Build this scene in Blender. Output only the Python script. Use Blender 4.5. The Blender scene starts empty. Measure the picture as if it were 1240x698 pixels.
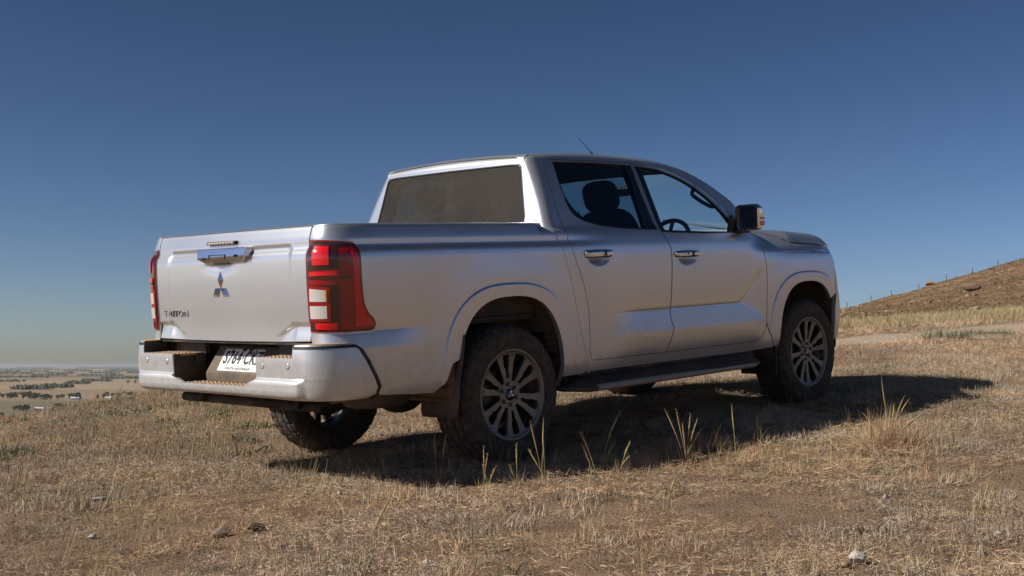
import bpy, bmesh, math, random
import numpy as np
from mathutils import Matrix, Vector
from mathutils.geometry import delaunay_2d_cdt
random.seed(7)
RNG = np.random.default_rng(11)
scn = bpy.context.scene

# ------------------------------------------------------------------ camera
# Truck frame: x forward, y to its left, z up, origin on the ground under the rear axle.
# World frame: z is up, y is the compass direction the photographer faces.
Q = np.array([[0.69466366, -0.71829463, -0.03866820],
              [0.71440748, 0.69518891, -0.07958855],
              [0.08404973, 0.02766242, 0.99607752]])
CAM = np.array([0.6334, -7.5909, 0.5161])
PITCH = math.radians(3.5575)
cd = bpy.data.cameras.new('camera')
cam = bpy.data.objects.new('camera', cd)
scn.collection.objects.link(cam)
cd.sensor_width = 36.0
cd.lens = 36.0 * 1512.0 / 1240.0
cd.clip_start = 0.1
cd.clip_end = 80000.0
cam.location = CAM
cam.rotation_euler = (math.pi / 2 + PITCH, 0, 0)
scn.camera = cam

# ------------------------------------------------------------------ sky, sun, exposure
SUN_DIR = Vector((-0.785, -0.25, 0.5668)).normalized()
SUN_EL = math.asin(SUN_DIR.z)
world = bpy.data.worlds.new('World')
scn.world = world
world.use_nodes = True
wn = world.node_tree
sky = wn.nodes.new('ShaderNodeTexSky')
sky.sky_type = 'NISHITA'
sky.sun_disc = False
sky.sun_elevation = SUN_EL
sky.sun_rotation = math.atan2(SUN_DIR.x, SUN_DIR.y)
sky.altitude = 0
sky.air_density = 0.6
sky.dust_density = 0.5
sky.ozone_density = 1.0
bg = wn.nodes['Background']
# the photograph's sky is deep and clear: steepen the fall-off from horizon to zenith, evenly all round
lim = wn.nodes.new('ShaderNodeVectorMath'); lim.operation = 'MINIMUM'; lim.inputs[1].default_value = (11, 11, 11)
sep_ = wn.nodes.new('ShaderNodeSeparateColor'); com_ = wn.nodes.new('ShaderNodeCombineColor')
wn.links.new(sky.outputs[0], lim.inputs[0]); wn.links.new(lim.outputs[0], sep_.inputs[0])
for i_, (g_, k_) in enumerate(((1.62, .480), (1.52, .500), (1.60, .430))):
    p_ = wn.nodes.new('ShaderNodeMath'); p_.operation = 'POWER'; p_.inputs[1].default_value = g_
    m_ = wn.nodes.new('ShaderNodeMath'); m_.operation = 'MULTIPLY'; m_.inputs[1].default_value = k_
    wn.links.new(sep_.outputs[i_], p_.inputs[0]); wn.links.new(p_.outputs[0], m_.inputs[0]); wn.links.new(m_.outputs[0], com_.inputs[i_])
wn.links.new(com_.outputs[0], bg.inputs[0])
bg.inputs[1].default_value = 0.055
sd = bpy.data.lights.new('sun', 'SUN')
sd.energy = 4.9
sd.angle = math.radians(0.53)
sd.color = (1.0, 0.95, 0.875)
so = bpy.data.objects.new('sun', sd)
scn.collection.objects.link(so)
so.rotation_euler = SUN_DIR.to_track_quat('Z', 'Y').to_euler()
so.location = (-20, -10, 20)
scn.view_settings.view_transform = 'Standard'
scn.view_settings.look = 'None'
scn.view_settings.gamma = 1.0
scn.view_settings.exposure = 0.10
scn.cycles.max_bounces = 8
scn.cycles.transparent_max_bounces = 16
scn.cycles.volume_bounces = 0
scn.cycles.caustics_reflective = False
scn.cycles.caustics_refractive = False

# ------------------------------------------------------------------ object helpers
COL = scn.collection
def tag(o, label=None, cat=None, group=None, kind=None):
    if label: o['label'] = label
    if cat: o['category'] = cat
    if group: o['group'] = group
    if kind: o['kind'] = kind
    return o
def empty(name, loc=(0, 0, 0), rotz=0.0):
    o = bpy.data.objects.new(name, None)
    o.empty_display_size = 0.2
    o.location = loc
    o.rotation_euler = (0, 0, rotz)
    COL.objects.link(o)
    return o
def copy_tree(o, parent=None):
    c = o.copy()
    COL.objects.link(c)
    if parent is not None: c.parent = parent
    for ch in list(o.children):
        copy_tree(ch, c)
    return c

class MB:
    """collects shapes and links them as one mesh object"""
    def __init__(s):
        s.v = []; s.f = []; s.sm = []; s.mi = []; s.n = 0
    def add(s, verts, faces, smooth=False, mi=0, M=None):
        verts = np.asarray(verts, float).reshape(-1, 3)
        if M is not None:
            M = np.array(M); verts = verts @ M[:3, :3].T + M[:3, 3]
        s.v.append(verts)
        for f in faces:
            s.f.append(tuple(i + s.n for i in f)); s.sm.append(smooth); s.mi.append(mi)
        s.n += len(verts)
        return s
    def box(s, c, d, M=None, mi=0, taper=None, bev=0.0):
        """box centred at c with size d; bev chamfers the vertical & horizontal edges"""
        bm = bmesh.new()
        bmesh.ops.create_cube(bm, size=1.0)
        for v in bm.verts:
            k = 1.0
            if taper and v.co.z > 0: v.co.x *= taper[0]; v.co.y *= taper[1]
            v.co = Vector((v.co.x * d[0], v.co.y * d[1], v.co.z * d[2]))
        if bev > 0:
            bmesh.ops.bevel(bm, geom=list(bm.edges), offset=bev, segments=2, profile=0.5, affect='EDGES')
        vs = [(v.co.x + c[0], v.co.y + c[1], v.co.z + c[2]) for v in bm.verts]
        fs = [[v.index for v in f.verts] for f in bm.faces]
        bm.free()
        return s.add(vs, fs, bev > 0, mi, M)
    def tube(s, pts, r, seg=12, cap=True, mi=0, M=None, smooth=True, flat=1.0):
        pts = [np.array(p, float) for p in pts]; n = len(pts)
        rr = r if hasattr(r, '__len__') else [r] * n
        t = [pts[min(i + 1, n - 1)] - pts[max(i - 1, 0)] for i in range(n)]
        t = [a / (np.linalg.norm(a) + 1e-12) for a in t]
        ref = np.array([0, 0, 1.0]) if abs(t[0][2]) < 0.9 else np.array([1.0, 0, 0])
        a = np.cross(t[0], ref); a /= np.linalg.norm(a)
        vs = []
        for i in range(n):
            a = a - t[i] * (a @ t[i]); a /= np.linalg.norm(a)
            b = np.cross(t[i], a)
            for k in range(seg):
                th = 2 * math.pi * k / seg
                vs.append(pts[i] + rr[i] * (a * math.cos(th) + b * math.sin(th) * flat))
        fs = [(i * seg + k, i * seg + (k + 1) % seg, (i + 1) * seg + (k + 1) % seg, (i + 1) * seg + k)
              for i in range(n - 1) for k in range(seg)]
        if cap:
            fs.append(tuple(range(seg))[::-1]); fs.append(tuple((n - 1) * seg + k for k in range(seg)))
        return s.add(vs, fs, smooth, mi, M)
    def revolve(s, prof, seg=48, mi=0, M=None, axis='y', smooth=True, closed=False):
        """prof: list of (a, r); a along axis"""
        vs = []; n = len(prof)
        for k in range(seg):
            th = 2 * math.pi * k / seg; c, q = math.cos(th), math.sin(th)
            for a, r in prof:
                vs.append((r * c, a, r * q) if axis == 'y' else (r * c, r * q, a))
        m = n if closed else n - 1
        fs = [(k * n + i, k * n + (i + 1) % n, ((k + 1) % seg) * n + (i + 1) % n, ((k + 1) % seg) * n + i)
              for k in range(seg) for i in range(m)]
        return s.add(vs, fs, smooth, mi, M)
    def prism(s, poly, h0, h1, plane='xy', mi=0, M=None, smooth=False):
        """extrude a 2D polygon between h0 and h1 along the plane's normal"""
        def P(a, b, h): return {'xy': (a, b, h), 'xz': (a, h, b), 'yz': (h, a, b)}[plane]
        n = len(poly)
        vs = [P(a, b, h0) for a, b in poly] + [P(a, b, h1) for a, b in poly]
        fs = [tuple(range(n))[::-1], tuple(range(n, 2 * n))] + [(i, (i + 1) % n, n + (i + 1) % n, n + i) for i in range(n)]
        return s.add(vs, fs, smooth, mi, M)
    def grid(s, P, smooth=True, mi=0, M=None, flip=False):
        """P: array (nu, nv, 3)"""
        nu, nv = P.shape[:2]
        fs = []
        for i in range(nu - 1):
            for j in range(nv - 1):
                q = (i * nv + j, (i + 1) * nv + j, (i + 1) * nv + j + 1, i * nv + j + 1)
                fs.append(q[::-1] if flip else q)
        return s.add(P.reshape(-1, 3), fs, smooth, mi, M)
    def superell(s, c, r, e=(0.6, 0.6), seg=(20, 28), mi=0, M=None):
        """rounded-box superellipsoid with half sizes r"""
        def pw(a, k): return math.copysign(abs(a) ** k, a)
        vs = []; nu, nv = seg
        for i in range(nu + 1):
            ph = -math.pi / 2 + math.pi * i / nu
            for j in range(nv):
                th = 2 * math.pi * j / nv
                vs.append((c[0] + r[0] * pw(math.cos(ph), e[0]) * pw(math.cos(th), e[1]),
                           c[1] + r[1] * pw(math.cos(ph), e[0]) * pw(math.sin(th), e[1]),
                           c[2] + r[2] * pw(math.sin(ph), e[0])))
        fs = [(i * nv + j, i * nv + (j + 1) % nv, (i + 1) * nv + (j + 1) % nv, (i + 1) * nv + j)
              for i in range(nu) for j in range(nv)]
        return s.add(vs, fs, True, mi, M)
    def mesh(s, name, mats):
        me = bpy.data.meshes.new(name)
        V = np.concatenate(s.v)
        me.from_pydata(V.tolist(), [], s.f)
        me.polygons.foreach_set('use_smooth', s.sm)
        me.polygons.foreach_set('material_index', s.mi)
        for m in (mats if isinstance(mats, (list, tuple)) else [mats]): me.materials.append(m)
        me.update()
        return me
    def build(s, name, mats, parent=None, loc=None, recalc=True, mirror=False, autosmooth=None):
        me = s.mesh(name, mats)
        if recalc or mirror:
            bm = bmesh.new(); bm.from_mesh(me)
            if mirror:
                for v in bm.verts: v.co.y = -v.co.y
            bmesh.ops.recalc_face_normals(bm, faces=bm.faces)
            if autosmooth:
                for e in bm.edges:
                    if len(e.link_faces) == 2 and e.calc_face_angle(0) > autosmooth: e.smooth = False
            bm.to_mesh(me); bm.free()
        o = bpy.data.objects.new(name, me)
        COL.objects.link(o)
        if parent is not None: o.parent = parent
        if loc is not None: o.location = loc
        return o

def inside(P, poly):
    """vectorised point in polygon"""
    x, y = P[:, 0], P[:, 1]; c = np.zeros(len(P), bool)
    n = len(poly); j = n - 1
    for i in range(n):
        xi, yi = poly[i]; xj, yj = poly[j]
        if yi != yj:
            m = ((yi > y) != (yj > y)) & (x < (xj - xi) * (y - yi) / (yj - yi) + xi)
            c ^= m
        j = i
    return c
def dens(poly, step, closed=True):
    out = []
    n = len(poly)
    for i in range(n if closed else n - 1):
        a = np.array(poly[i], float); b = np.array(poly[(i + 1) % n], float)
        k = max(1, int(math.ceil(np.linalg.norm(b - a) / step)))
        for t in range(k): out.append(tuple(a + (b - a) * t / k))
    if not closed: out.append(tuple(poly[-1]))
    return out
def smoothpoly(pts, closed=True, n=6, keep=()):
    """Catmull-Rom through the points; indices in keep stay sharp corners"""
    P = [np.array(p, float) for p in pts]; m = len(P); out = []
    for i in range(m if closed else m - 1):
        p0 = P[(i - 1) % m] if (closed or i > 0) else P[i]
        p1 = P[i]; p2 = P[(i + 1) % m]
        p3 = P[(i + 2) % m] if (closed or i + 2 < m) else p2
        if i in keep: p0 = p1
        if (i + 1) % m in keep: p3 = p2
        for t in range(n):
            u = t / n
            out.append(tuple(0.5 * ((2 * p1) + (-p0 + p2) * u + (2 * p0 - 5 * p1 + 4 * p2 - p3) * u * u + (-p0 + 3 * p1 - 3 * p2 + p3) * u ** 3)))
    if not closed: out.append(tuple(P[-1]))
    return out
def offset_poly(poly, d):
    """move every vertex along its inward normal by d (positive shrinks a polygon)"""
    P = np.array(poly, float); n = len(P)
    area = 0.5 * np.sum(P[:, 0] * np.roll(P[:, 1], -1) - np.roll(P[:, 0], -1) * P[:, 1])
    sg = 1 if area > 0 else -1
    e = np.roll(P, -1, 0) - P; e /= (np.linalg.norm(e, axis=1)[:, None] + 1e-12)
    nrm = np.stack([-e[:, 1], e[:, 0]], 1) * sg
    a = nrm + np.roll(nrm, 1, 0)
    a /= np.maximum(np.linalg.norm(a, axis=1)[:, None], 0.3)
    k = 1 / np.maximum(np.sum(a * nrm, 1), 0.5)
    return [tuple(x) for x in P + a * (d * k)[:, None]]

def panel(name, fn, outline, mat, parent, holes=(), step=0.03, zrows=(), extra=(), rim=0.018, gap=0.0025,
          side=-1, step_v=None, off=0.0, edge_step=None, thick=False, mi_rim=None, flipn=False, build=True, out=None, clear=.011):
    """A trimmed piece of the surface fn(a, b) -> xyz. The outline is cut exactly, the normals are the
    surface's own, and the borders are turned inwards by rim so gaps between panels have depth.
    side=-1 builds the right-hand piece as given by fn with y negated, +1 the left-hand one, 0 leaves y."""
    step_v = step_v or step
    es = edge_step or min(step, step_v)
    loops = [dens(offset_poly(outline, gap) if gap else outline, es)]
    for h in holes: loops.append(dens(h, es))
    allp = []; edges = []
    for L in loops:
        k = len(allp); allp += L
        edges += [(k + i, k + (i + 1) % len(L)) for i in range(len(L))]
    A = np.array(allp)
    lo, hi = A.min(0), A.max(0)
    us = np.arange(lo[0] + step * .5, hi[0], step)
    vs = list(np.arange(lo[1] + step_v * .5, hi[1], step_v)) + [z for z in zrows if lo[1] < z < hi[1]]
    G = np.array([(u, v) for u in us for v in vs] + [tuple(e) for e in extra]) if len(us) and len(vs) else np.zeros((0, 2))
    if len(G) and len(extra):      # regular points give way to the feature points
        ng = len(G) - len(extra); E_ = G[ng:]; d = np.full(ng, 9.0)
        for k in range(0, len(E_), 400):
            d = np.minimum(d, np.sqrt(((G[:ng, None, :] - E_[None, k:k + 400, :]) ** 2).sum(-1)).min(1))
        G = np.concatenate([G[:ng][d > clear], E_])
    if len(G):
        ok = inside(G, loops[0])
        for L in loops[1:]: ok &= ~inside(G, L)
        # drop points that sit too close to a border
        G = G[ok]
        if len(G):
            d = np.full(len(G), 9.0)
            for k in range(0, len(A), 400):
                dd = np.sqrt(((G[:, None, :] - A[None, k:k + 400, :]) ** 2).sum(-1)).min(1); d = np.minimum(d, dd)
            G = G[d > es * .35]
    pts = [Vector(p) for p in np.concatenate([A, G])]
    r = delaunay_2d_cdt(pts, edges, [], 0, 1e-6)
    V2 = np.array([tuple(v) for v in r[0]]); F = np.array(r[2])
    cen = V2[F].mean(1)
    ok = inside(cen, loops[0])
    for L in loops[1:]: ok &= ~inside(cen, L)
    F = F[ok]
    a, b = V2[:, 0], V2[:, 1]
    e = 1e-3
    P = fn(a, b)
    Nn = np.cross(fn(a + e, b) - fn(a - e, b), fn(a, b + e) - fn(a, b - e))
    Nn /= (np.linalg.norm(Nn, axis=1)[:, None] + 1e-12)
    # orientation: normals must point outwards (for the body: +y or away from the truck's middle)
    ref = P - np.array([1.3, 0, 0.9]) if side != 0 else np.array([[0, 0, 1.0]])
    if side == 0 and out is not None: ref = np.array([out])
    if (side != 0 or out is not None) and np.sum(Nn * ref) < 0: Nn = -Nn
    if flipn: Nn = -Nn
    P = P + Nn * off
    # triangle winding to agree with the normals
    fnrm = np.cross(P[F[:, 1]] - P[F[:, 0]], P[F[:, 2]] - P[F[:, 0]])
    fl = np.sum(fnrm * Nn[F[:, 0]], 1) < 0
    F[fl] = F[fl][:, ::-1]
    verts = P; norms = Nn; faces = [tuple(x) for x in F]
    nf = len(faces)
    if rim:
        cnt = {}
        for t in faces:
            for i in range(3):
                ed = (t[i], t[(i + 1) % 3]); cnt[ed] = cnt.get(ed, 0) + 1
        be = [ed for ed in cnt if (ed[1], ed[0]) not in cnt]
        rv = []; rn = []; rf = []; base = len(verts)
        for (i, j) in be:
            k = base + len(rv)
            tn = np.cross(P[j] - P[i], (Nn[i] + Nn[j]) / 2); tn /= (np.linalg.norm(tn) + 1e-12)
            rv += [P[i], P[j], P[j] - Nn[j] * rim, P[i] - Nn[i] * rim]; rn += [tn] * 4
            rf.append((k + 1, k, k + 3, k + 2))
        if rv:
            verts = np.concatenate([verts, rv]); norms = np.concatenate([norms, rn]); faces = faces + rf
    if thick:   # back skin
        k = len(verts)
        verts = np.concatenate([verts, P - Nn * rim]); norms = np.concatenate([norms, -Nn])
        faces = faces + [tuple(k + q for q in t[::-1]) for t in [tuple(x) for x in F]]
    verts = verts.copy(); norms = norms.copy()
    if side == -1:
        verts[:, 1] *= -1; norms[:, 1] *= -1
        faces = [tuple(reversed(t)) for t in faces]
    me = bpy.data.meshes.new(name)
    me.from_pydata(verts.tolist(), [], [tuple(int(q) for q in t) for t in faces])
    me.polygons.foreach_set('use_smooth', [True] * len(me.polygons))
    mats = mat if isinstance(mat, (list, tuple)) else [mat]
    for m in mats: me.materials.append(m)
    if mi_rim is not None:
        me.polygons.foreach_set('material_index', [0 if i < nf else mi_rim for i in range(len(me.polygons))])
    me.update()
    me.normals_split_custom_set_from_vertices(norms.tolist())
    o = bpy.data.objects.new(name, me)
    COL.objects.link(o)
    if parent is not None: o.parent = parent
    return o
# ------------------------------------------------------------------ materials
def mat(name):
    m = bpy.data.materials.new(name); m.use_nodes = True
    return m, m.node_tree, m.node_tree.nodes['Principled BSDF']
def N(nt, t, **kw):
    n = nt.nodes.new(t)
    for k, v in kw.items(): setattr(n, k, v)
    return n
def noise(nt, scale, detail=4, rough=.55, vec=None, dist=0.0):
    n = N(nt, 'ShaderNodeTexNoise')
    n.inputs['Scale'].default_value = scale; n.inputs['Detail'].default_value = detail
    n.inputs['Roughness'].default_value = rough; n.inputs['Distortion'].default_value = dist
    if vec is not None: nt.links.new(vec, n.inputs['Vector'])
    return n.outputs['Fac']
def ramp(nt, fac, stops, interp='LINEAR'):
    r = N(nt, 'ShaderNodeValToRGB'); cr = r.color_ramp; cr.interpolation = interp
    while len(cr.elements) > 1: cr.elements.remove(cr.elements[-1])
    cr.elements[0].position = stops[0][0]; cr.elements[0].color = (*stops[0][1], 1) if len(stops[0][1]) == 3 else stops[0][1]
    for p, c in stops[1:]:
        e = cr.elements.new(p); e.color = (*c, 1) if len(c) == 3 else c
    nt.links.new(fac, r.inputs[0])
    return r.outputs[0]
def g3(v): return (v, v, v)
def mapr(nt, v, a, b, c=0.0, d=1.0, smooth=True):
    n = N(nt, 'ShaderNodeMapRange'); n.interpolation_type = 'SMOOTHSTEP' if smooth else 'LINEAR'
    nt.links.new(v, n.inputs[0])
    for i, x in enumerate((a, b, c, d)): n.inputs[i + 1].default_value = x
    return n.outputs[0]
def math_(nt, op, a, b=None, c=None):
    n = N(nt, 'ShaderNodeMath', operation=op)
    for i, x in enumerate((a, b, c)):
        if x is None: continue
        if isinstance(x, (int, float)): n.inputs[i].default_value = x
        else: nt.links.new(x, n.inputs[i])
    return n.outputs[0]
def mixc(nt, fac, a, b, blend='MIX'):
    n = N(nt, 'ShaderNodeMix', data_type='RGBA', blend_type=blend)
    for i, x in ((0, fac), (6, a), (7, b)):
        if isinstance(x, (int, float)): n.inputs[i].default_value = x
        elif isinstance(x, tuple): n.inputs[i].default_value = (*x, 1)
        else: nt.links.new(x, n.inputs[i])
    return n.outputs[2]
def objco(nt):
    return N(nt, 'ShaderNodeTexCoord').outputs['Object']
def worldpos(nt):
    return N(nt, 'ShaderNodeNewGeometry').outputs['Position']
def sepxyz(nt, v):
    n = N(nt, 'ShaderNodeSeparateXYZ'); nt.links.new(v, n.inputs[0]); return n.outputs
def bump(nt, b, h, strength=.3, dist=.01):
    n = N(nt, 'ShaderNodeBump'); n.inputs['Strength'].default_value = strength; n.inputs['Distance'].default_value = dist
    nt.links.new(h, n.inputs['Height']); nt.links.new(n.outputs[0], b.inputs['Normal'])
DUST = (.30, .20, .12)
def simple(name, col, rough=.5, metal=0.0, coat=0.0, spec=.5, dust=0.0, dscale=6.0, var=0.0, bmp=0.0, bscale=200.0):
    m, nt, b = mat(name)
    b.inputs['Roughness'].default_value = rough; b.inputs['Metallic'].default_value = metal
    b.inputs['Coat Weight'].default_value = coat; b.inputs['Coat Roughness'].default_value = .05
    b.inputs['Specular IOR Level'].default_value = spec
    co = objco(nt)
    c = col
    if var:
        c = mixc(nt, noise(nt, 9, 5, .6, co), tuple(x * (1 - var) for x in col), tuple(min(1, x * (1 + var)) for x in col))
    if dust:
        f = mapr(nt, noise(nt, dscale, 6, .62, co), .50 - dust * .45, .75, 0, min(1, dust * 1.3))
        c = mixc(nt, f, c, DUST)
        nt.links.new(math_(nt, 'ADD', math_(nt, 'MULTIPLY', f, .9 - rough), rough), b.inputs['Roughness'])
        if metal: nt.links.new(math_(nt, 'MULTIPLY', math_(nt, 'SUBTRACT', 1.0, f), metal), b.inputs['Metallic'])
    if isinstance(c, tuple): b.inputs['Base Color'].default_value = (*c, 1)
    else: nt.links.new(c, b.inputs['Base Color'])
    if bmp: bump(nt, b, noise(nt, bscale, 3, .6, co), bmp, .002)
    return m

def paint_mat():
    m, nt, b = mat('silver_paint')
    co = objco(nt); z = sepxyz(nt, co)
    # metallic flake under clear coat, with a thin uneven film of road dust, thicker low down
    fl = noise(nt, 900, 2, .5, co)
    base = mixc(nt, mapr(nt, fl, .3, .7), (.635, .655, .665), (.74, .76, .775))
    cl = noise(nt, 2.2, 6, .6, co)
    low = mapr(nt, z['Z'], .95, .42, 0, 1)
    fine = noise(nt, 26, 6, .7, co)
    f = math_(nt, 'ADD', mapr(nt, cl, .35, .8, .03, .10), math_(nt, 'MULTIPLY', low, mapr(nt, fine, .3, .8, .14, .42)))
    base = mixc(nt, f, base, (.36, .30, .21))
    nt.links.new(base, b.inputs['Base Color'])
    nt.links.new(math_(nt, 'SUBTRACT', .80, f), b.inputs['Metallic'])
    nt.links.new(math_(nt, 'ADD', .27, math_(nt, 'MULTIPLY', f, .45)), b.inputs['Roughness'])
    nt.links.new(math_(nt, 'SUBTRACT', .40, f), b.inputs['Coat Weight'])
    nt.links.new(mapr(nt, fine, .3, .7, .06, .16), b.inputs['Coat Roughness'])
    return m
def glass_mat(name, tint, dustf, dustc, rough=0.02, streak=False, trans=0.0):
    m, nt, b = mat(name)
    nt.nodes.remove(b)
    out = [n for n in nt.nodes if n.type == 'OUTPUT_MATERIAL'][0]
    tr = N(nt, 'ShaderNodeBsdfTransparent'); tr.inputs[0].default_value = (*tint, 1)
    gl = N(nt, 'ShaderNodeBsdfGlossy'); gl.inputs['Roughness'].default_value = rough; gl.inputs[0].default_value = (.9, .95, 1, 1)
    fr = N(nt, 'ShaderNodeFresnel'); ge = N(nt, 'ShaderNodeNewGeometry')
    nt.links.new(mapr(nt, ge.outputs['Backfacing'], 0, 1, 1.5, 1 / 1.5, False), fr.inputs[0])
    mx = N(nt, 'ShaderNodeMixShader')
    nt.links.new(fr.outputs[0], mx.inputs[0]); nt.links.new(tr.outputs[0], mx.inputs[1]); nt.links.new(gl.outputs[0], mx.inputs[2])
    df = N(nt, 'ShaderNodeBsdfDiffuse'); df.inputs[0].default_value = (*dustc, 1)
    dsh = df.outputs[0]
    if trans:
        tl = N(nt, 'ShaderNodeBsdfTranslucent'); tl.inputs[0].default_value = (*dustc, 1)
        m3 = N(nt, 'ShaderNodeMixShader'); m3.inputs[0].default_value = trans
        nt.links.new(df.outputs[0], m3.inputs[1]); nt.links.new(tl.outputs[0], m3.inputs[2]); dsh = m3.outputs[0]
    co = objco(nt)
    if streak:
        mp = N(nt, 'ShaderNodeMapping'); mp.inputs['Scale'].default_value = (1, 1, .07)
        nt.links.new(co, mp.inputs[0])
        s1 = noise(nt, 120, 6, .7, mp.outputs[0]); s2 = noise(nt, 3.5, 6, .6, co); s3 = noise(nt, 260, 2, .6, co)
        s = math_(nt, 'ADD', math_(nt, 'MULTIPLY', s1, .5), math_(nt, 'ADD', math_(nt, 'MULTIPLY', s2, .3), math_(nt, 'MULTIPLY', s3, .2)))
        f = mapr(nt, s, .42, .60, dustf * .45, dustf * 1.2)
    else:
        f = mapr(nt, noise(nt, 7, 5, .6, co), .3, .7, dustf * .6, dustf * 1.3)
    m2 = N(nt, 'ShaderNodeMixShader')
    nt.links.new(f, m2.inputs[0]); nt.links.new(mx.outputs[0], m2.inputs[1]); nt.links.new(dsh, m2.inputs[2])
    nt.links.new(m2.outputs[0], out.inputs[0])
    return m
def ribbed_lens(name, col, rough=.12, emis=0.0, spacing=90):
    m, nt, b = mat(name)
    b.inputs['Base Color'].default_value = (*col, 1); b.inputs['Roughness'].default_value = rough
    b.inputs['Coat Weight'].default_value = 1.0; b.inputs['Coat Roughness'].default_value = .03
    w = N(nt, 'ShaderNodeTexWave'); w.inputs['Scale'].default_value = spacing; w.bands_direction = 'DIAGONAL'
    nt.links.new(objco(nt), w.inputs[0])
    nt.links.new(mixc(nt, w.outputs['Fac'], tuple(c * .92 for c in col), tuple(min(1, c * 1.06) for c in col)), b.inputs['Base Color'])
    n = N(nt, 'ShaderNodeBump'); n.inputs['Strength'].default_value = .10; n.inputs['Distance'].default_value = .001
    nt.links.new(w.outputs['Fac'], n.inputs['Height']); nt.links.new(n.outputs[0], b.inputs['Normal'])
    return m
M_PAINT = paint_mat()
M_BLACK = simple('black_plastic', (.018, .018, .019), .55, dust=.25, dscale=5)
M_GLOSSBLACK = simple('gloss_black_trim', (.008, .009, .012), .12, coat=.5)
M_SEAL = simple('rubber_seal', (.012, .012, .013), .6)
M_DARK = simple('underbody_black', (.012, .012, .012), .7, dust=.3)
M_LINER = simple('wheel_arch_liner', (.05, .045, .04), .75, dust=.6, dscale=3)
M_CHROME = simple('chrome', (.80, .81, .83), .07, metal=1.0)
M_CHROME_D = simple('satin_chrome', (.22, .22, .23), .30, metal=1.0)
M_RUBBER = simple('tyre_rubber', (.042, .037, .031), .85, dust=.26, dscale=26, bmp=.15, bscale=160)
M_ALLOY = simple('machined_grey_alloy', (.20, .195, .185), .36, metal=.65, dust=.30, dscale=8)
M_STEEL = simple('dull_steel', (.12, .11, .10), .6, metal=.6, dust=.4)
M_RED = ribbed_lens('red_lens', (.72, .006, .010), spacing=60)
M_RED2 = ribbed_lens('dark_red_lens', (.30, .004, .008), spacing=40)
M_SMOKE = simple('smoked_lens', (.045, .012, .010), .10, coat=1.0)
M_CLEAR = ribbed_lens("clear_lens", (.58, .55, .51), spacing=45); M_REFL = simple('lamp_reflector', (.62, .60, .58), .18, metal=.8)
M_AMBER = simple('amber_lens', (.65, .24, .05), .15, coat=.8)
M_PLATE = simple('plate_white', (.80, .80, .76), .35, dust=.06)
M_PLATETXT = simple('plate_black', (.02, .02, .02), .45)
M_TRIM = simple('interior_dark', (.012, .014, .018), .65)
M_SEATM = simple('seat_fabric', (.014, .016, .020), .85, var=.2)
M_GLASS = glass_mat('side_glass', (.84, .95, .98), .02, (.2, .22, .24))
M_GLASSR = glass_mat('privacy_glass', (.22, .32, .37), .02, (.15, .18, .2))
M_GLASSL = glass_mat('dusty_far_glass', (.80, .95, .98), .08, (.45, .62, .66), trans=.8)
M_GLASSW = glass_mat('windscreen_glass', (.90, 1.0, 1.0), .15, (.62, .76, .78), trans=.7)
M_GLASSB = glass_mat('dusty_rear_glass', (.10, .10, .085), .66, (.070, .057, .038), rough=.25, streak=True)
M_MIRROR = simple('mirror_glass', (.75, .78, .8), .02, metal=1.0)
M_BEDL = simple('bed_liner', (.03, .03, .03), .8, dust=.3)
def pad_mat():
    m, nt, b = mat('dusty_step_pad')
    co = objco(nt)
    v = N(nt, 'ShaderNodeTexVoronoi'); v.inputs['Scale'].default_value = 26; v.inputs['Randomness'].default_value = .35
    nt.links.new(co, v.inputs['Vector'])
    d = mapr(nt, v.outputs['Distance'], .12, .34)
    n = noise(nt, 30, 5, .6, co)
    c = mixc(nt, n, (.36, .22, .125), (.50, .34, .21))
    c = mixc(nt, math_(nt, 'MULTIPLY', math_(nt, 'SUBTRACT', 1.0, d), .55), c, (.09, .065, .05))
    nt.links.new(c, b.inputs['Base Color']); b.inputs['Roughness'].default_value = .9
    bump(nt, b, d, .6, .004)
    return m
M_PAD = pad_mat()
def sstep(a,b,x):
    t=np.clip((x-a)/(b-a),0,1);return t*t*(3-2*t)
def band(a,b,c,d,x): return sstep(a,b,x)*(1-sstep(c,d,x))
def pchip(xs,ys):
    xs=np.array(xs,float);ys=np.array(ys,float);h=np.diff(xs);dl=np.diff(ys)/h
    m=np.zeros(len(xs))
    for i in range(1,len(xs)-1):
        if dl[i-1]*dl[i]>0:
            w1=2*h[i]+h[i-1];w2=h[i]+2*h[i-1];m[i]=(w1+w2)/(w1/dl[i-1]+w2/dl[i])
    m[0]=dl[0];m[-1]=dl[-1]
    def f(x):
        x=np.clip(x,xs[0],xs[-1]);i=np.clip(np.searchsorted(xs,x)-1,0,len(xs)-2)
        t=(x-xs[i])/h[i]
        return (1+2*t)*(1-t)**2*ys[i]+t*(1-t)**2*h[i]*m[i]+t*t*(3-2*t)*ys[i+1]+t*t*(t-1)*h[i]*m[i+1]
    return f
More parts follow.
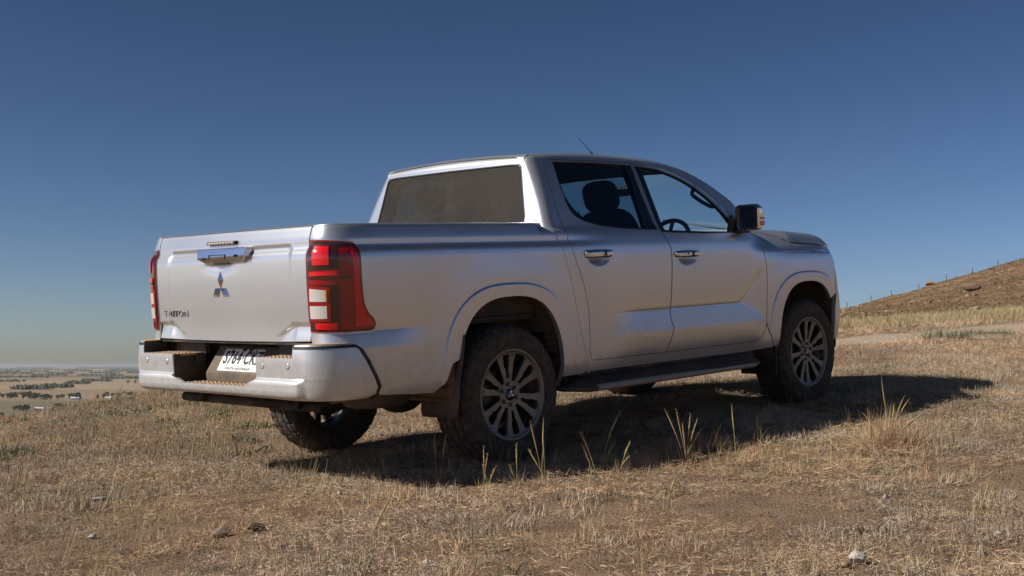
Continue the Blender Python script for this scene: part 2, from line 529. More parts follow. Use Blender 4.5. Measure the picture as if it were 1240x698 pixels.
# ---- plan curve: s -> point (x, yabs) and outward normal. s == x between SR and SF
SR,SF=-.88,3.30
def _super(cx,a,b,n,sgn,N=400):
    th=np.linspace(0,np.pi/2,N)
    x=cx+sgn*a*np.sin(th)**(2/n);y=b*np.cos(th)**(2/n)
    return x,y
xr,yr=_super(0,.325,.195,2.5,-1)     # rear corner relative to (-.88,.71)
xr=xr-.88;yr=yr+.71
xf,yf=_super(0,.69,.905,3.0,1);xf=xf+3.30
def _arc(x,y): return np.concatenate([[0],np.cumsum(np.hypot(np.diff(x),np.diff(y)))])
ar,af=_arc(xr,yr),_arc(xf,yf)
S_R=SR-ar[-1];S_F=SF+af[-1]       # ends: rear (tailgate seam), front (centre line)
ss=np.concatenate([(SR-ar)[::-1][:-1],np.linspace(SR,SF,420),(SF+af)[1:]])
px_=np.concatenate([xr[::-1][:-1],np.linspace(SR,SF,420),xf[1:]])
py_=np.concatenate([yr[::-1][:-1],np.full(420,.905),yf[1:]])
def plan(s):
    x=np.interp(s,ss,px_);y=np.interp(s,ss,py_)
    e=.012
    dx=np.interp(s+e,ss,px_)-np.interp(s-e,ss,px_);dy=np.interp(s+e,ss,py_)-np.interp(s-e,ss,py_)
    L=np.hypot(dx,dy);return x,y,-dy/L,dx/L
# ---- outward offset from the plan curve, o(s,z)
o_cab=pchip([.40,.46,.50,.55,.645,.74,.82,.90,1.02,1.13,1.19,1.24,1.28,1.305,1.40,1.50,1.60,1.70,1.78],
            [-.05,-.018,-.008,.0,.004,.006,.009,.0115,.0135,.0125,.008,-.006,-.024,-.042,-.083,-.128,-.178,-.233,-.282])
o_bed=pchip([.40,.46,.52,.60,.72,.82,.95,1.08,1.165,1.186,1.194,1.230,1.2345,1.259,1.264,1.30,1.326,1.35],
            [-.05,-.020,-.004,.001,.003,.005,.010,.0125,.0115,.0095,.008,-.0115,-.0125,-.0128,-.0135,-.024,-.034,-.06])
o_fen=pchip([.40,.46,.52,.60,.72,.82,.95,1.05,1.12,1.15,1.165,1.178,1.20,1.23,1.26,1.30],
            [-.05,-.020,-.004,.002,.005,.007,.0095,.009,.002,-.016,-.034,-.058,-.085,-.13,-.185,-.26])
o_fro=pchip([.30,.36,.42,.50,.60,.72,.80,.90,1.0,1.08,1.14,1.2],
            [-.12,-.07,-.045,-.015,.0,.004,-.004,-.012,-.03,-.06,-.11,-.2])
def superell(x,z,cx,cz,a,b,n):
    return (np.abs((x-cx)/a)**n+np.maximum((z-cz),0)**n/b**n)**(1/n)
def side_o(s,z):
    s=np.asarray(s,float);z=np.asarray(z,float)
    wb=(1-sstep(.42,.95,s))*np.where(s>.3,1-sstep(1.268,1.312,z),1.0);wf=sstep(2.35,2.75,s);wn=sstep(3.35,3.85,s)
    o=o_cab(z)*(1-wb)*(1-wf)+o_bed(z)*wb+o_fen(z)*wf*(1-wn)+o_fro(z)*wn
    # rail groove on the bed: ledge between 1.26 and 1.19
    # shoulder groove on the front fender
    g2=band(2.72,2.86,3.45,3.62,s)
    zc=1.13-.03*(s-3.1)
    o=o+g2*(-.014*band(zc-.022,zc-.008,zc+.012,zc+.05,z))
    # door crease: undercut above zc, flare below
    A=band(.72,1.20,2.42,2.60,s)
    rise=np.clip((s-2.24)/.27,0,1)**1.2*.20
    zc=.783+rise
    h=np.clip((z-.65)/.133,0,1)
    Au=sstep(.66+.34*h,.95+.40*h,s)
    AF=1-sstep(2.25+.22*(1-h),2.40+.22*(1-h),s)
    over=-.011*(1-2.0*rise)*np.exp(-np.maximum(z-zc,0)/.024)
    q=np.clip((.783-z)/.133,0,1)
    un=np.where(z<.783,-.011+.0215*q**.85,-.011)
    tuck=.0105-.022*np.clip((.65-z)/.15,0,1.3)**1.3
    un=np.where(z<.65,tuck,un)
    front=np.where(z<.65,tuck,.003-.014*np.exp((z-zc)/(.05+.35*rise/.2)))
    under=un*AF+np.where(z<.65,front,np.maximum(front,-.011))*(1-AF)
    o=o+np.where(z>=zc,A*over,A*(under*Au-.011*(1-2.0*rise)*np.exp(-np.maximum(zc-z,0)/.05)*(1-Au)))
    # crease between tail light and rear wheel
    B=(1-sstep(-.92,-.50,s))*sstep(-1.30,-1.18,s)
    zb=.80
    ov=-.009*np.exp(-np.maximum(z-zb,0)/.025)*np.where(z>=zb,1,0)
    q=np.clip((zb-z)/.085,0,1)
    un=np.where(z<zb,-.009+.019*q**.8,0);un=np.where(z<zb-.085,.010*np.clip((z-.46)/.25,0,1),un)
    o=o+B*(ov+un)
    # scooped cups behind the door handles
    for hx,hz_ in((.772,1.122),(1.658,1.104)):
        q=((s-hx)/.112)**2+((z-hz_)/.050)**2
        o=o-.020*np.clip(1-q,0,1)**1.3
    # wheel flares
    for cx,a,b in((.01,.53,.612),(3.125,.52,.585)):
        r=superell(s,z,cx,.385,a,b,2.7)
        o=o+.007*(1-sstep(.991,1.006,r))+.016*(1-sstep(.80,1.0,r))*0
        # body swells softly towards the flare
        o=o+.006*(1-sstep(1.0,1.30,r))
    return o
def side(s,z):
    x,y,nx,ny=plan(s);o=side_o(s,z)
    # fade the offset's effect of rear corner so the tailgate seam stays put
    return np.stack([x+nx*o,y+ny*o,z+0*x],-1)
# ------------------------------------------------------------------ the pickup truck
truck = empty('pickup_truck')
M4 = Matrix([list(Q[0]) + [0], list(Q[1]) + [0], list(Q[2]) + [0], [0, 0, 0, 1]])
truck.matrix_world = M4
tag(truck, 'dusty silver double cab pickup truck parked on the dry hillside', 'pickup truck')

def arch_pts(cx, a, b, n=2.7, z0=.43, N=40, cz=.385):
    """superelliptical wheel arch from front foot over the top to rear foot, in (s, z)"""
    out = [(cx + a, z0)]
    for i in range(N + 1):
        t = math.pi * i / N
        c, s = math.cos(t), math.sin(t)
        out.append((cx + a * math.copysign(abs(c) ** (2 / n), c), cz + b * abs(s) ** (2 / n)))
    out.append((cx - a, z0))
    return out
ARCH_R = arch_pts(.012, .422, .54)
ARCH_F = arch_pts(3.125, .388, .515)
def flare_extra(cx, a, b):
    out = []
    for k in (.955, .98, .992, 1.003, 1.014, 1.03, 1.07):
        L = arch_pts(cx, a * k, b * k, N=90, z0=.40)
        out += dens(L[1:-1], .014, False)
    return out
FX_R = flare_extra(.01, .53, .612); FX_F = flare_extra(3.125, .52, .585)
ZR_BED = (1.188, 1.195, 1.203, 1.210, 1.222, 1.235, 1.25, 1.262, 1.275, 1.30, 1.315, 1.33, .80, .803, .797, .812, .79, .715, .712, .72, .47, .455)
ZR_DOOR = ZR_BED[:8] + (.83, .81, .795, .787, .7835, .7825, .778, .76, .66, .652, .649, .645, .63, .50, .48)
seam_bed = smoothpoly([(.345, 1.318), (.417, 1.262), (.450, 1.189), (.502, 1.044), (.542, .898), (.591, .702), (.652, .518), (.67, .44)], False, 4)
TL_OUT = smoothpoly([(-1.302, 1.262), (-1.20, 1.256), (-1.075, 1.245), (-1.048, 1.226), (-1.032, 1.173), (-1.031, 1.051),
                     (-1.022, .948), (-1.0, .894), (-.967, .859), (-.957, .834), (-.966, .806), (-1.038, .800), (-1.302, .806)],
                    True, 5, keep=(0, 1, 9, 10, 12))
# bed (tray) outer side
bed_out = [(S_R, 1.332)] + [(S_R, z) for z in np.linspace(1.30, .765, 16)]
bed_out += [(-1.30, .742), (-1.09, .733), (-1.052, .712), (-1.02, .66), (-.975, .575), (-.950, .525), (-.962, .482), (-.90, .468), (-.851, .466), (-.708, .454), (-.56, .446)]
bed_out += [(-.495, .497), (-.452, .590)] + [p for p in ARCH_R[::-1][1:-1] if p[0] > 0 or p[1] > .60] + [(.434, .44)]
bed_out += [(.60, .44)] + seam_bed[::-1][1:]
bed_out += [(.345, 1.332)]
for sd_ in (-1, 1):
    panel('tray_side', side, bed_out, M_PAINT, truck, holes=(offset_poly(TL_OUT, .002),), step=.028, step_v=.02, zrows=ZR_BED, extra=FX_R, side=sd_, rim=.03)
# rail top roll and inner wall of the tray
for sg in (-1, 1):
    b = MB(); rows = []
    for s in list(np.linspace(S_R, -.85, 14)) + list(np.linspace(-.8, .345, 10)):
        p0 = side(s, 1.330); p1 = side(s, 1.345 - .012); n_ = plan(s)
        row = []
        x, y, nx, ny = n_
        o0 = float(side_o(s, 1.330)); ox, oy = x + nx * o0, y + ny * o0
        tx, ty = max(ox, -1.125), min(oy, .805)
        for w, dz in ((0, 1.330), (.05, 1.334), (.16, 1.337), (.42, 1.338), (.92, 1.337), (.97, 1.333), (1.0, 1.30)):
            row.append((ox + (tx - ox) * w, (oy + (ty - oy) * w) * sg, dz))
        rows.append(row)
    b.grid(np.array(rows))
    b.build('tray_rail', M_PAINT, truck)
b = MB()
b.box((-.38, -.775, 1.07), (1.42, .02, .50)); b.box((-.38, .775, 1.07), (1.42, .02, .50)); b.box((.335, 0, 1.06), (.03, 1.56, .54))
b.box((-.42, 0, .80), (1.50, 1.56, .03)); b.box((-.40, -.66, .92), (.80, .22, .22), bev=.03); b.box((-.40, .66, .92), (.80, .22, .22), bev=.03)
for i in range(12): b.box((-.42, -.66 + i * .12, .82), (1.46, .05, .012))
b.build('tray_liner', M_BEDL, truck)

# tailgate -----------------------------------------------------------
def rrect(x0, x1, z0, z1, r, n=6):
    out = []
    for cx, cz, a0 in ((x1 - r, z1 - r, 0), (x0 + r, z1 - r, 90), (x0 + r, z0 + r, 180), (x1 - r, z0 + r, 270)):
        for i in range(n + 1):
            t = math.radians(a0 + 90 * i / n); out.append((cx + r * math.cos(t), cz + r * math.sin(t)))
    return out
def sdf_rr(y, z, x0, x1, z0, z1, r):
    cx, cz = (x0 + x1) / 2, (z0 + z1) / 2; hx, hz = (x1 - x0) / 2 - r, (z1 - z0) / 2 - r
    qx = np.abs(y - cx) - hx; qz = np.abs(z - cz) - hz
    return np.hypot(np.maximum(qx, 0), np.maximum(qz, 0)) + np.minimum(np.maximum(qx, qz), 0) - r
def tg(y, z):
    y = np.asarray(y, float); z = np.asarray(z, float)
    o = o_bed(z) + .014 * (1 - (y / .71) ** 2)
    # the wide recessed panel, open at the bottom
    d = sdf_rr(y, z, -.585, .585, .40, 1.245, .05)
    o = o - .007 * (1 - sstep(-.022, .006, d))
    # scallops at the lower corners, deep at their upper outer edge
    ay = np.abs(y)
    top = .856 - .060 * (1 - sstep(.42, .60, ay))
    w = sstep(.40, .62, ay)
    dd = top - z
    sc = -.017 * sstep(0, .022, dd) * (1 - sstep(.020, .100, dd))
    o = o + sc * w
    # hollow behind the handle
    dh = ((y - .055) / .115) ** 2 + ((z - 1.150) / .030) ** 2
    o = o - .011 * np.exp(-dh * 1.3)
    return np.stack([-1.205 - o, y, z + 0 * y], -1)
tg_out = [(-.706, 1.333), (-.706, .757), (-.45, .752), (0, .750), (.45, .752), (.706, .757), (.706, 1.333)]
tgo = panel('tailgate', tg, tg_out, M_PAINT, truck, step=.018, step_v=.009, side=0, rim=.03, out=(-1, 0, 0),
            extra=[(y, z) for z in np.linspace(.76, 1.25, 24) for y in (.567, .575, .583, .59, -.567, -.575, -.583, -.59)], flipn=False)
b = MB(); rows = []
for y in np.linspace(-.706, .706, 30):
    x0 = tg(y, 1.333)[0]
    rows.append([(x0, y, 1.333), (x0 + .006, y, 1.3375), (x0 + .018, y, 1.339), (x0 + .06, y, 1.338), (x0 + .064, y, 1.32), (x0 + .066, y, .80)])
b.grid(np.array(rows)); b.build('tailgate_cap', M_PAINT, tgo)
# handle: a wide chrome bar with chamfered lower corners
hp = [(.226, 1.247), (-.231, 1.247), (-.231, 1.200), (-.180, 1.166), (.162, 1.166), (.218, 1.192)]
b = MB()
n = len(hp)
def hxp(z, out): return -1.222 - out
front = [(hxp(z, .026 if z > 1.22 else .034 if z > 1.19 else .010), y, z) for y, z in hp]
mid = [(hxp(1.2, .036), .205, 1.199), (hxp(1.2, .036), -.220, 1.199)]
back = [(-1.20, y, z) for y, z in hp]
vs = front + mid + back
F = [(0, 1, 2, n + 1, n), (0, n, 5), (n, n + 1, 3, 4), (n + 1, 2, 3), (n, 4, 5)]
F += [(i, n + 2 + i, n + 2 + (i + 1) % n, (i + 1) % n) for i in range(n)]
b.add(vs, F); hnd = b.build('tailgate_handle', M_CHROME, tgo)
mod = hnd.modifiers.new('bevel', 'BEVEL'); mod.width = .0035; mod.segments = 2
b = MB()
for seg in (((.098, 1.212), (-.052, 1.212)), ((-.052, 1.212), (-.052, 1.186)), ((.098, 1.212), (.098, 1.186))):
    (y0, z0), (y1, z1) = seg
    b.box((-1.2585, (y0 + y1) / 2, (z0 + z1) / 2), (.003, abs(y1 - y0) + .003, abs(z1 - z0) + .003))
b.build('key_cover', M_GLOSSBLACK, tgo)
b = MB(); b.revolve([(0, .001), (0, .009), (.004, .009)], 16, M=Matrix.Translation((-1.259, -.155, 1.202)) @ Matrix.Rotation(math.pi / 2, 4, 'Z')); b.build('key_lock', M_GLOSSBLACK, tgo)
b = MB(); b.box((-1.254, .155, 1.194), (.01, .03, .016), bev=.003)
b.build('reversing_camera', M_GLOSSBLACK, tgo)
b = MB(); b.prism([(.085, 1.160), (-.045, 1.160), (-.052, 1.168), (.10, 1.168)], -1.235, -1.205, 'yz'); b.build('handle_recess', M_GLOSSBLACK, tgo)
# high brake light: a row of small clear cells
bl = MB(); bl.prism([(.172, 1.268), (.160, 1.2855), (-.098, 1.2835), (-.090, 1.266)], -1.190, -1.2235, 'yz'); blo = bl.build('high_brake_light', M_SMOKE, tgo)
b = MB()
for i in range(9):
    y = .143 - i * .0272
    b.box((-1.2225, y, 1.2757), (.006, .021, .0105), bev=.002)
b.build('brake_light_cells', simple('lens_cells', (.55, .50, .48), .2, coat=.6), blo)
# three-diamond emblem, faceted chrome
XE = float(tg(.046, 1.03)[0]) + .001
em = MB()
def rhomb(c, ang, L, w):
    ca, sa = math.cos(ang), math.sin(ang)
    def P(u, v, h): return (XE - h, c[0] - (u * ca - v * sa), c[1] + (u * sa + v * ca))
    vs = [P(0, 0, .004), P(L / 2, w / 2, .004), P(L, 0, .004), P(L / 2, -w / 2, .004), P(L / 2, 0, .020),
          P(0, 0, -.006), P(L / 2, w / 2, -.006), P(L, 0, -.006), P(L / 2, -w / 2, -.006)]
    em.add(vs, [(0, 1, 4), (1, 2, 4), (2, 3, 4), (3, 0, 4), (0, 5, 6, 1), (1, 6, 7, 2), (2, 7, 8, 3), (3, 8, 5, 0)])
for a in (90, 210, 330): rhomb((.046, 1.035), math.radians(a), .088, .051)
em.build('emblem', M_CHROME, tgo)

def text_mesh(s, size, extrude=.002, shear=0.0, xs=1.0, bevel=0.0, offset=0.0):
    cu = bpy.data.curves.new('lettering', 'FONT'); cu.body = s; cu.size = size; cu.extrude = extrude; cu.shear = shear
    cu.align_x = 'CENTER'; cu.align_y = 'CENTER'; cu.space_character = 1.12; cu.bevel_depth = bevel; cu.offset = offset; cu.resolution_u = 3
    to = bpy.data.objects.new('lettering', cu); COL.objects.link(to)
    bpy.context.view_layer.update()
    me = bpy.data.meshes.new_from_object(to.evaluated_get(bpy.context.evaluated_depsgraph_get()))
    bpy.data.objects.remove(to); bpy.data.curves.remove(cu)
    for v in me.vertices: v.co.x *= xs
    return me
def place_text(name, me, m, M, parent):
    me.transform(M); me.materials.clear(); me.materials.append(m); me.name = name
    o = bpy.data.objects.new(name, me); COL.objects.link(o); o.parent = parent
    return o
def rearM(x, y, z, tilt=0.0):
    """text right = -y, text up = z (tilted forwards by tilt), text normal = -x"""
    up = Vector((math.sin(tilt), 0, math.cos(tilt))); rt = Vector((0, -1, 0)); nn = rt.cross(up)
    return Matrix(((rt.x, up.x, nn.x, x), (rt.y, up.y, nn.y, y), (rt.z, up.z, nn.z, z), (0, 0, 0, 1)))
tm = text_mesh('TRITON', .046, .003, 0, 1.40, 0, .0004)
place_text('tailgate_lettering', tm, M_CHROME_D, rearM(float(tg(.517, .897)[0]) - .002, .517, .897), tgo)
b = MB(); b.box((-1.165, 0, .747), (.03, 1.42, .016)); b.build('tailgate_seal', M_DARK, truck)

# tail lights ------------------------------------------------------------
def lens(name, poly, m, parent, sd_, off, rim=.006):
    return panel(name, side, poly, m, parent, step=.02, side=sd_, off=off, rim=rim, gap=0)
for sd_ in (-1, 1):
    tl = lens('tail_light', TL_OUT, M_RED2, truck, sd_, .006, .03)
    ins = offset_poly(TL_OUT, .008)
    lens('smoked_bezel', ins, M_SMOKE, tl, sd_, .0085)
    lens('red_lens', [(-1.137, 1.206), (-1.077, 1.210), (-1.050, 1.200), (-1.041, 1.17), (-1.040, 1.051), (-1.031, .944), (-1.006, .885), (-.975, .850), (-.972, .822), (-1.027, .815), (-1.143, .818), (-1.143, 1.035), (-1.287, 1.037), (-1.285, 1.106), (-1.138, 1.108)], M_RED2, tl, sd_, .0115)
    lens('red_lens', [(-1.078, 1.196), (-1.052, 1.188), (-1.046, 1.16), (-1.046, 1.050), (-1.037, .942), (-1.011, .883), (-.981, .846), (-.980, .830), (-1.071, .826), (-1.076, 1.05)], M_RED, tl, sd_, .0145)
    lens('red_lens', [(-1.262, 1.222), (-1.184, 1.219), (-1.184, 1.133), (-1.262, 1.134)], M_RED, tl, sd_, .0135)
    lens('red_lens', [(-1.28, 1.100), (-1.15, 1.102), (-1.15, 1.082), (-1.28, 1.081)], M_RED, tl, sd_, .0145)
    lens('red_lens', [(-1.262, .850), (-1.155, .848), (-1.155, .818), (-1.262, .820)], M_RED, tl, sd_, .0125)
    lens('lens_bar', [(-1.284, 1.079), (-1.086, 1.073), (-1.086, 1.063), (-1.284, 1.069)], M_SMOKE, tl, sd_, .0165)
    lens('lens_surround', [(-1.297, 1.034), (-1.184, 1.024), (-1.186, .856), (-1.298, .858)], M_RED2, tl, sd_, .0115)
    lens('clear_lens', [(-1.284, 1.020), (-1.200, 1.010), (-1.200, .954), (-1.287, .957)], M_CLEAR, tl, sd_, .0135)
    lens('clear_lens', [(-1.287, .935), (-1.200, .933), (-1.201, .871), (-1.288, .872)], M_CLEAR, tl, sd_, .0135)
    lens('amber_reflector', [(-1.205, 1.012), (-1.197, 1.010), (-1.198, .955), (-1.205, .956)], M_AMBER, tl, sd_, .0160)

# cab --------------------------------------------------------------------
def xr_(z): return np.where(z > 1.31, .385 + (z - 1.31) * .205, .385 - np.minimum((1.31 - z) * .5, .06))
RC = .060
def cabf(u, z):
    """cab shell: u is x along the side; below the corner it turns onto the back wall"""
    u = np.asarray(u, float); z = np.asarray(z, float)
    xr = xr_(z); x0 = xr + RC
    ys = side(np.maximum(u, x0), z)[..., 1]
    yc = side(x0, z)[..., 1]
    q = RC * math.pi / 2
    d = np.clip(x0 - u, 0, q)
    ph = d / RC
    back = np.maximum(x0 - u - q, 0)
    yb = np.maximum(yc - RC + RC * np.cos(ph) - back, 0)
    yy = np.where(u >= x0, ys, np.where(d < q, yc - RC + RC * np.cos(ph), yb))
    crown = .020 * (1 - (np.minimum(yy, .75) / .75) ** 2)
    xx = np.where(u >= x0, u, x0 - RC * np.sin(ph)) - np.where(u < x0, crown * np.clip((x0 - u) / q, 0, 1), 0)
    return np.stack([xx, yy, z + 0 * u], -1)
def u_of_y(y, z):
    xr = float(xr_(np.array(z))); x0 = xr + RC; yc = float(side(x0, z)[1])
    return x0 - RC * math.pi / 2 - (yc - RC - y)
zedge = pchip([.44, .455, .475, .50, .54, .60, .80, 1.14, 1.62, 1.92, 2.16, 2.34, 2.50, 2.70, 2.86, 3.00],
              [1.712, 1.735, 1.748, 1.757, 1.763, 1.768, 1.779, 1.785, 1.772, 1.730, 1.643, 1.533, 1.432, 1.330, 1.275, 1.250])
# seam along the door tops (s, z) and down the front edge of the front door
door_top = pchip([.45, .57, .60, .628, .68, .764, 1.078, 1.405, 1.528, 1.731, 1.95, 2.149, 2.287, 2.44, 3.05],
                 [1.665, 1.675, 1.712, 1.724, 1.728, 1.730, 1.732, 1.730, 1.723, 1.700, 1.627, 1.508, 1.385, 1.272, 1.20])
rear_seam = smoothpoly([(.628, 1.725), (.590, 1.708), (.566, 1.66), (.532, 1.504), (.520, 1.36), (.524, 1.218), (.561, 1.11), (.610, 1.007), (.649, .884), (.667, .776), (.671, .648), (.672, .560), (.700, .513)], False, 5, keep=(0, 12))
mid_seam = smoothpoly([(1.440, 1.7285), (1.422, 1.60), (1.412, 1.44), (1.428, 1.285), (1.465, 1.215), (1.490, 1.156), (1.487, 1.014), (1.468, .746), (1.484, .672), (1.482, .645), (1.458, .584), (1.425, .5065)], False, 5, keep=(0, 11))
front_seam = smoothpoly([(2.44, 1.275), (2.495, 1.245), (2.548, 1.167), (2.583, 1.067), (2.592, .922), (2.581, .749), (2.569, .622), (2.541, .555), (2.495, .517), (2.437, .504)], False, 5, keep=(0, 9))
top_rear = [(s, float(door_top(s))) for s in np.linspace(.66, 1.42, 20)]
top_front = [(s, float(door_top(s))) for s in np.linspace(1.46, 2.42, 34)]
rear_door_out = rear_seam[::-1] + top_rear + mid_seam + [(1.35, .507), (1.0, .5095)]
front_door_out = top_front + front_seam + [(1.80, .506)] + mid_seam[::-1]
# windows
WR = smoothpoly([(.679, 1.705), (.905, 1.7115), (1.143, 1.7115), (1.354, 1.707), (1.337, 1.593), (1.31, 1.451), (1.290, 1.302), (1.049, 1.314), (.864, 1.333), (.733, 1.360), (.668, 1.395), (.647, 1.445), (.648, 1.527), (.660, 1.619)], True, 5, keep=(0, 3, 6))
WF = smoothpoly([(1.518, 1.700), (1.675, 1.686), (1.804, 1.655), (1.932, 1.607), (2.035, 1.546), (2.134, 1.470), (2.205, 1.389), (2.262, 1.300), (2.250, 1.272), (1.876, 1.277), (1.490, 1.288), (1.487, 1.398), (1.496, 1.552)], True, 5, keep=(0, 7, 8, 10))
TR_OUT = smoothpoly([(.668, 1.716), (.905, 1.7205), (1.143, 1.7205), (1.430, 1.7165), (1.405, 1.593), (1.398, 1.44), (1.412, 1.292), (1.049, 1.302), (.860, 1.320), (.724, 1.348), (.655, 1.387), (.633, 1.445), (.634, 1.527), (.648, 1.625)], True, 5, keep=(0, 3, 6))
TF_OUT = smoothpoly([(1.455, 1.7155), (1.675, 1.696), (1.81, 1.664), (1.945, 1.614), (2.05, 1.553), (2.155, 1.470), (2.235, 1.389), (2.335, 1.290), (2.330, 1.268), (1.876, 1.266), (1.442, 1.278), (1.430, 1.398), (1.437, 1.552)], True, 5, keep=(0, 7, 8, 10))
cab_strip = ([(u_of_y(.0, 1.712) * 1.0 + 0, 1.712)])  # placeholder for the back wall start
uB = lambda y, z: (u_of_y(y, z), z)
cab_out = [uB(0.001, 1.712), uB(.3, 1.712), (.42, 1.712), (.50, 1.712), (.571, 1.690)]
cab_out += [p for p in rear_seam if p[1] < 1.69]
cab_out += [(.9, .511), (1.425, .5055), (1.80, .505), (2.437, .5025), (2.497, .515), (2.543, .552), (2.571, .612), (2.603, .553), (2.660, .466), (2.68, .452), (2.40, .440), (1.4, .446), (.70, .45)]
cab_out += [(.672, .44)] + seam_bed[::-1][1:-1]
cab_out += [(.347, 1.318), (.36, 1.325), uB(.72, 1.28), uB(.3, 1.28), uB(.001, 1.28)]
win_back = [uB(.001, 1.700), uB(.30, 1.700), uB(.52, 1.698), uB(.583, 1.694), uB(.605, 1.678), uB(.640, 1.52), uB(.672, 1.385), uB(.670, 1.345), uB(.652, 1.325), uB(.60, 1.315), uB(.3, 1.312), uB(.001, 1.312)]
def cut_back(pts, e=.0):    # polygons that end on the truck's middle line
    return pts
# back-wall skin with the window cut out of it: the hole is part of the outline because it ends on the middle line
cab_out2 = cab_out[:1] + cab_out[1:] + []
def cup_pts(cx, cz): return [(cx + .112 * k * math.cos(t), cz + .050 * k * math.sin(t)) for k in (.2, .45, .65, .8, .9, 1.0, 1.08) for t in np.linspace(0, 2 * math.pi, 33)[:-1]]
outline_cab = cab_out + list(reversed(win_back))
for sd_ in (-1, 1):
    panel('cab_shell', cabf, outline_cab, M_PAINT, truck, step=.022, step_v=.022, zrows=ZR_BED, extra=FX_R, side=sd_, rim=.02, gap=.0)
    rd = panel('rear_door', side, rear_door_out, M_PAINT, truck, holes=(TR_OUT,), step=.025, step_v=.02, zrows=ZR_DOOR, side=sd_, rim=.02, gap=.0042, extra=cup_pts(.772, 1.122), clear=.006)
    fd = panel('front_door', side, front_door_out, M_PAINT, truck, holes=(TF_OUT,), step=.025, step_v=.02, zrows=ZR_DOOR, side=sd_, rim=.02, gap=.0042,
               extra=[(2.24 + t * .27, .783 + t ** 1.2 * .20 + d) for t in np.linspace(0, 1, 80) for d in (-.005, -.0008, .0008, .005)] + cup_pts(1.658, 1.104), clear=.006)
    panel('window_trim', side, TR_OUT, M_GLOSSBLACK, rd, holes=(WR,), step=.05, side=sd_, rim=.012, gap=.0, off=-.003)
    panel('window_trim', side, TF_OUT, M_GLOSSBLACK, fd, holes=(WF,), step=.05, side=sd_, rim=.012, gap=.0, off=-.003)
    panel('window_glass', side, WR, M_GLASSR if sd_ < 0 else M_GLASSL, rd, step=.05, side=sd_, rim=0, gap=-.004, off=-.009)
    panel('window_glass', side, WF, M_GLASS if sd_ < 0 else M_GLASSL, fd, step=.05, side=sd_, rim=0, gap=-.004, off=-.009)
    # thin bright belt and roof-side weather strips
    for poly in ([(.735, 1.349), (.864, 1.3215), (1.049, 1.3045), (1.412, 1.293), (1.412, 1.287), (1.049, 1.2985), (.862, 1.3155), (.735, 1.343)],):
        panel('belt_strip', side, poly, M_SEAL, rd, step=.05, side=sd_, rim=.004, gap=0, off=.002)
    panel('belt_strip', side, [(1.442, 1.280), (1.876, 1.268), (2.33, 1.270), (2.33, 1.263), (1.876, 1.260), (1.442, 1.273)], M_SEAL, fd, step=.05, side=sd_, rim=.004, gap=0, off=.002)
    # door lining, seen only through the gaps and the glass
    panel('door_lining', side, [(.38, 1.27), (.62, 1.29), (2.42, 1.255), (2.62, 1.10), (2.62, .48), (.62, .48), (.38, 1.0)], M_TRIM, truck, step=.08, side=sd_, rim=0, gap=0, off=-.034)
    panel('pillar_lining', side, [(1.36, 1.71), (1.51, 1.70), (1.48, 1.27), (1.31, 1.27)], M_TRIM, truck, step=.06, side=sd_, rim=.02, gap=0, off=-.025)
    panel('pillar_lining', cabf, [(.50, 1.70), (.64, 1.70), (.62, 1.29), (.46, 1.30)], M_TRIM, truck, step=.06, side=sd_, rim=.0, gap=0, off=-.025)
# one full-width rear window
wpoly = [(y, z) for y, z in ((-.598, 1.697), (-.52, 1.702), (0, 1.704), (.52, 1.702), (.598, 1.697), (.612, 1.680), (.648, 1.52), (.680, 1.385), (.676, 1.335), (.64, 1.312), (0, 1.308), (-.64, 1.312), (-.676, 1.335), (-.680, 1.385), (-.648, 1.52), (-.612, 1.680))]
def backf(y, z):
    return np.stack([xr_(z) - .020 * (1 - (np.abs(y) / .75) ** 2) + 0 * y, y, z + 0 * y], -1)
o = panel('rear_window', backf, wpoly, M_GLASSB, truck, step=.06, side=0, rim=0, gap=0, off=0, out=(-1, 0, 0))
for v in o.data.vertices: v.co.x += .006
o2 = panel('window_seal', backf, wpoly, M_SEAL, o, holes=(offset_poly(wpoly, .007),), step=.2, edge_step=.03, side=0, rim=0, gap=0, off=0, out=(-1, 0, 0))
for v in o2.data.vertices: v.co.x -= .001
# roof, pillars and windscreen: one lofted surface cut into its pieces
def loft_row(x, n1=8, n2=8, n3=14):
    z1 = float(zedge(x)); z0 = float(door_top(x)) if x > .60 else 1.690 + (.02 if x < .5 else 0)
    z0 = min(z0, z1 - .012)
    zt = z1 - min(.038, (z1 - z0) * .6)
    pts = []
    xx = max(x, float(xr_(np.array(1.70))) + .0)
    def ysd(z):
        xq = max(x, .527)
        y = float(side(xq, z)[1])
        if x < .527:      # round the back corner
            d = min((.527 - x), .0599); y = y - RC + math.sqrt(max(RC ** 2 - d ** 2, 0)) if d < .0599 else y - RC
        return y
    for i in range(n1): z = z0 + (zt - z0) * i / n1; pts.append((x, ysd(z), z))
    ye = ysd(zt); r = .055
    sl = .50
    for i in range(n2 + 1):
        t = math.pi / 2 * i / n2
        # quarter curve leaving along the side's slope and arriving level
        k = 1 - math.cos(t)
        pts.append((x, ye - r * (1 - math.cos(t)) - .018 * math.sin(t), zt + (z1 - zt) * math.sin(t)))
    yk = pts[-1][1]
    cr = .016 + .030 * float(sstep(1.9, 2.6, x))
    for i in range(1, n3 + 1):
        y = yk * (1 - i / n3)
        pts.append((x, y, z1 + cr * (1 - (y / yk) ** 2)))
    return pts
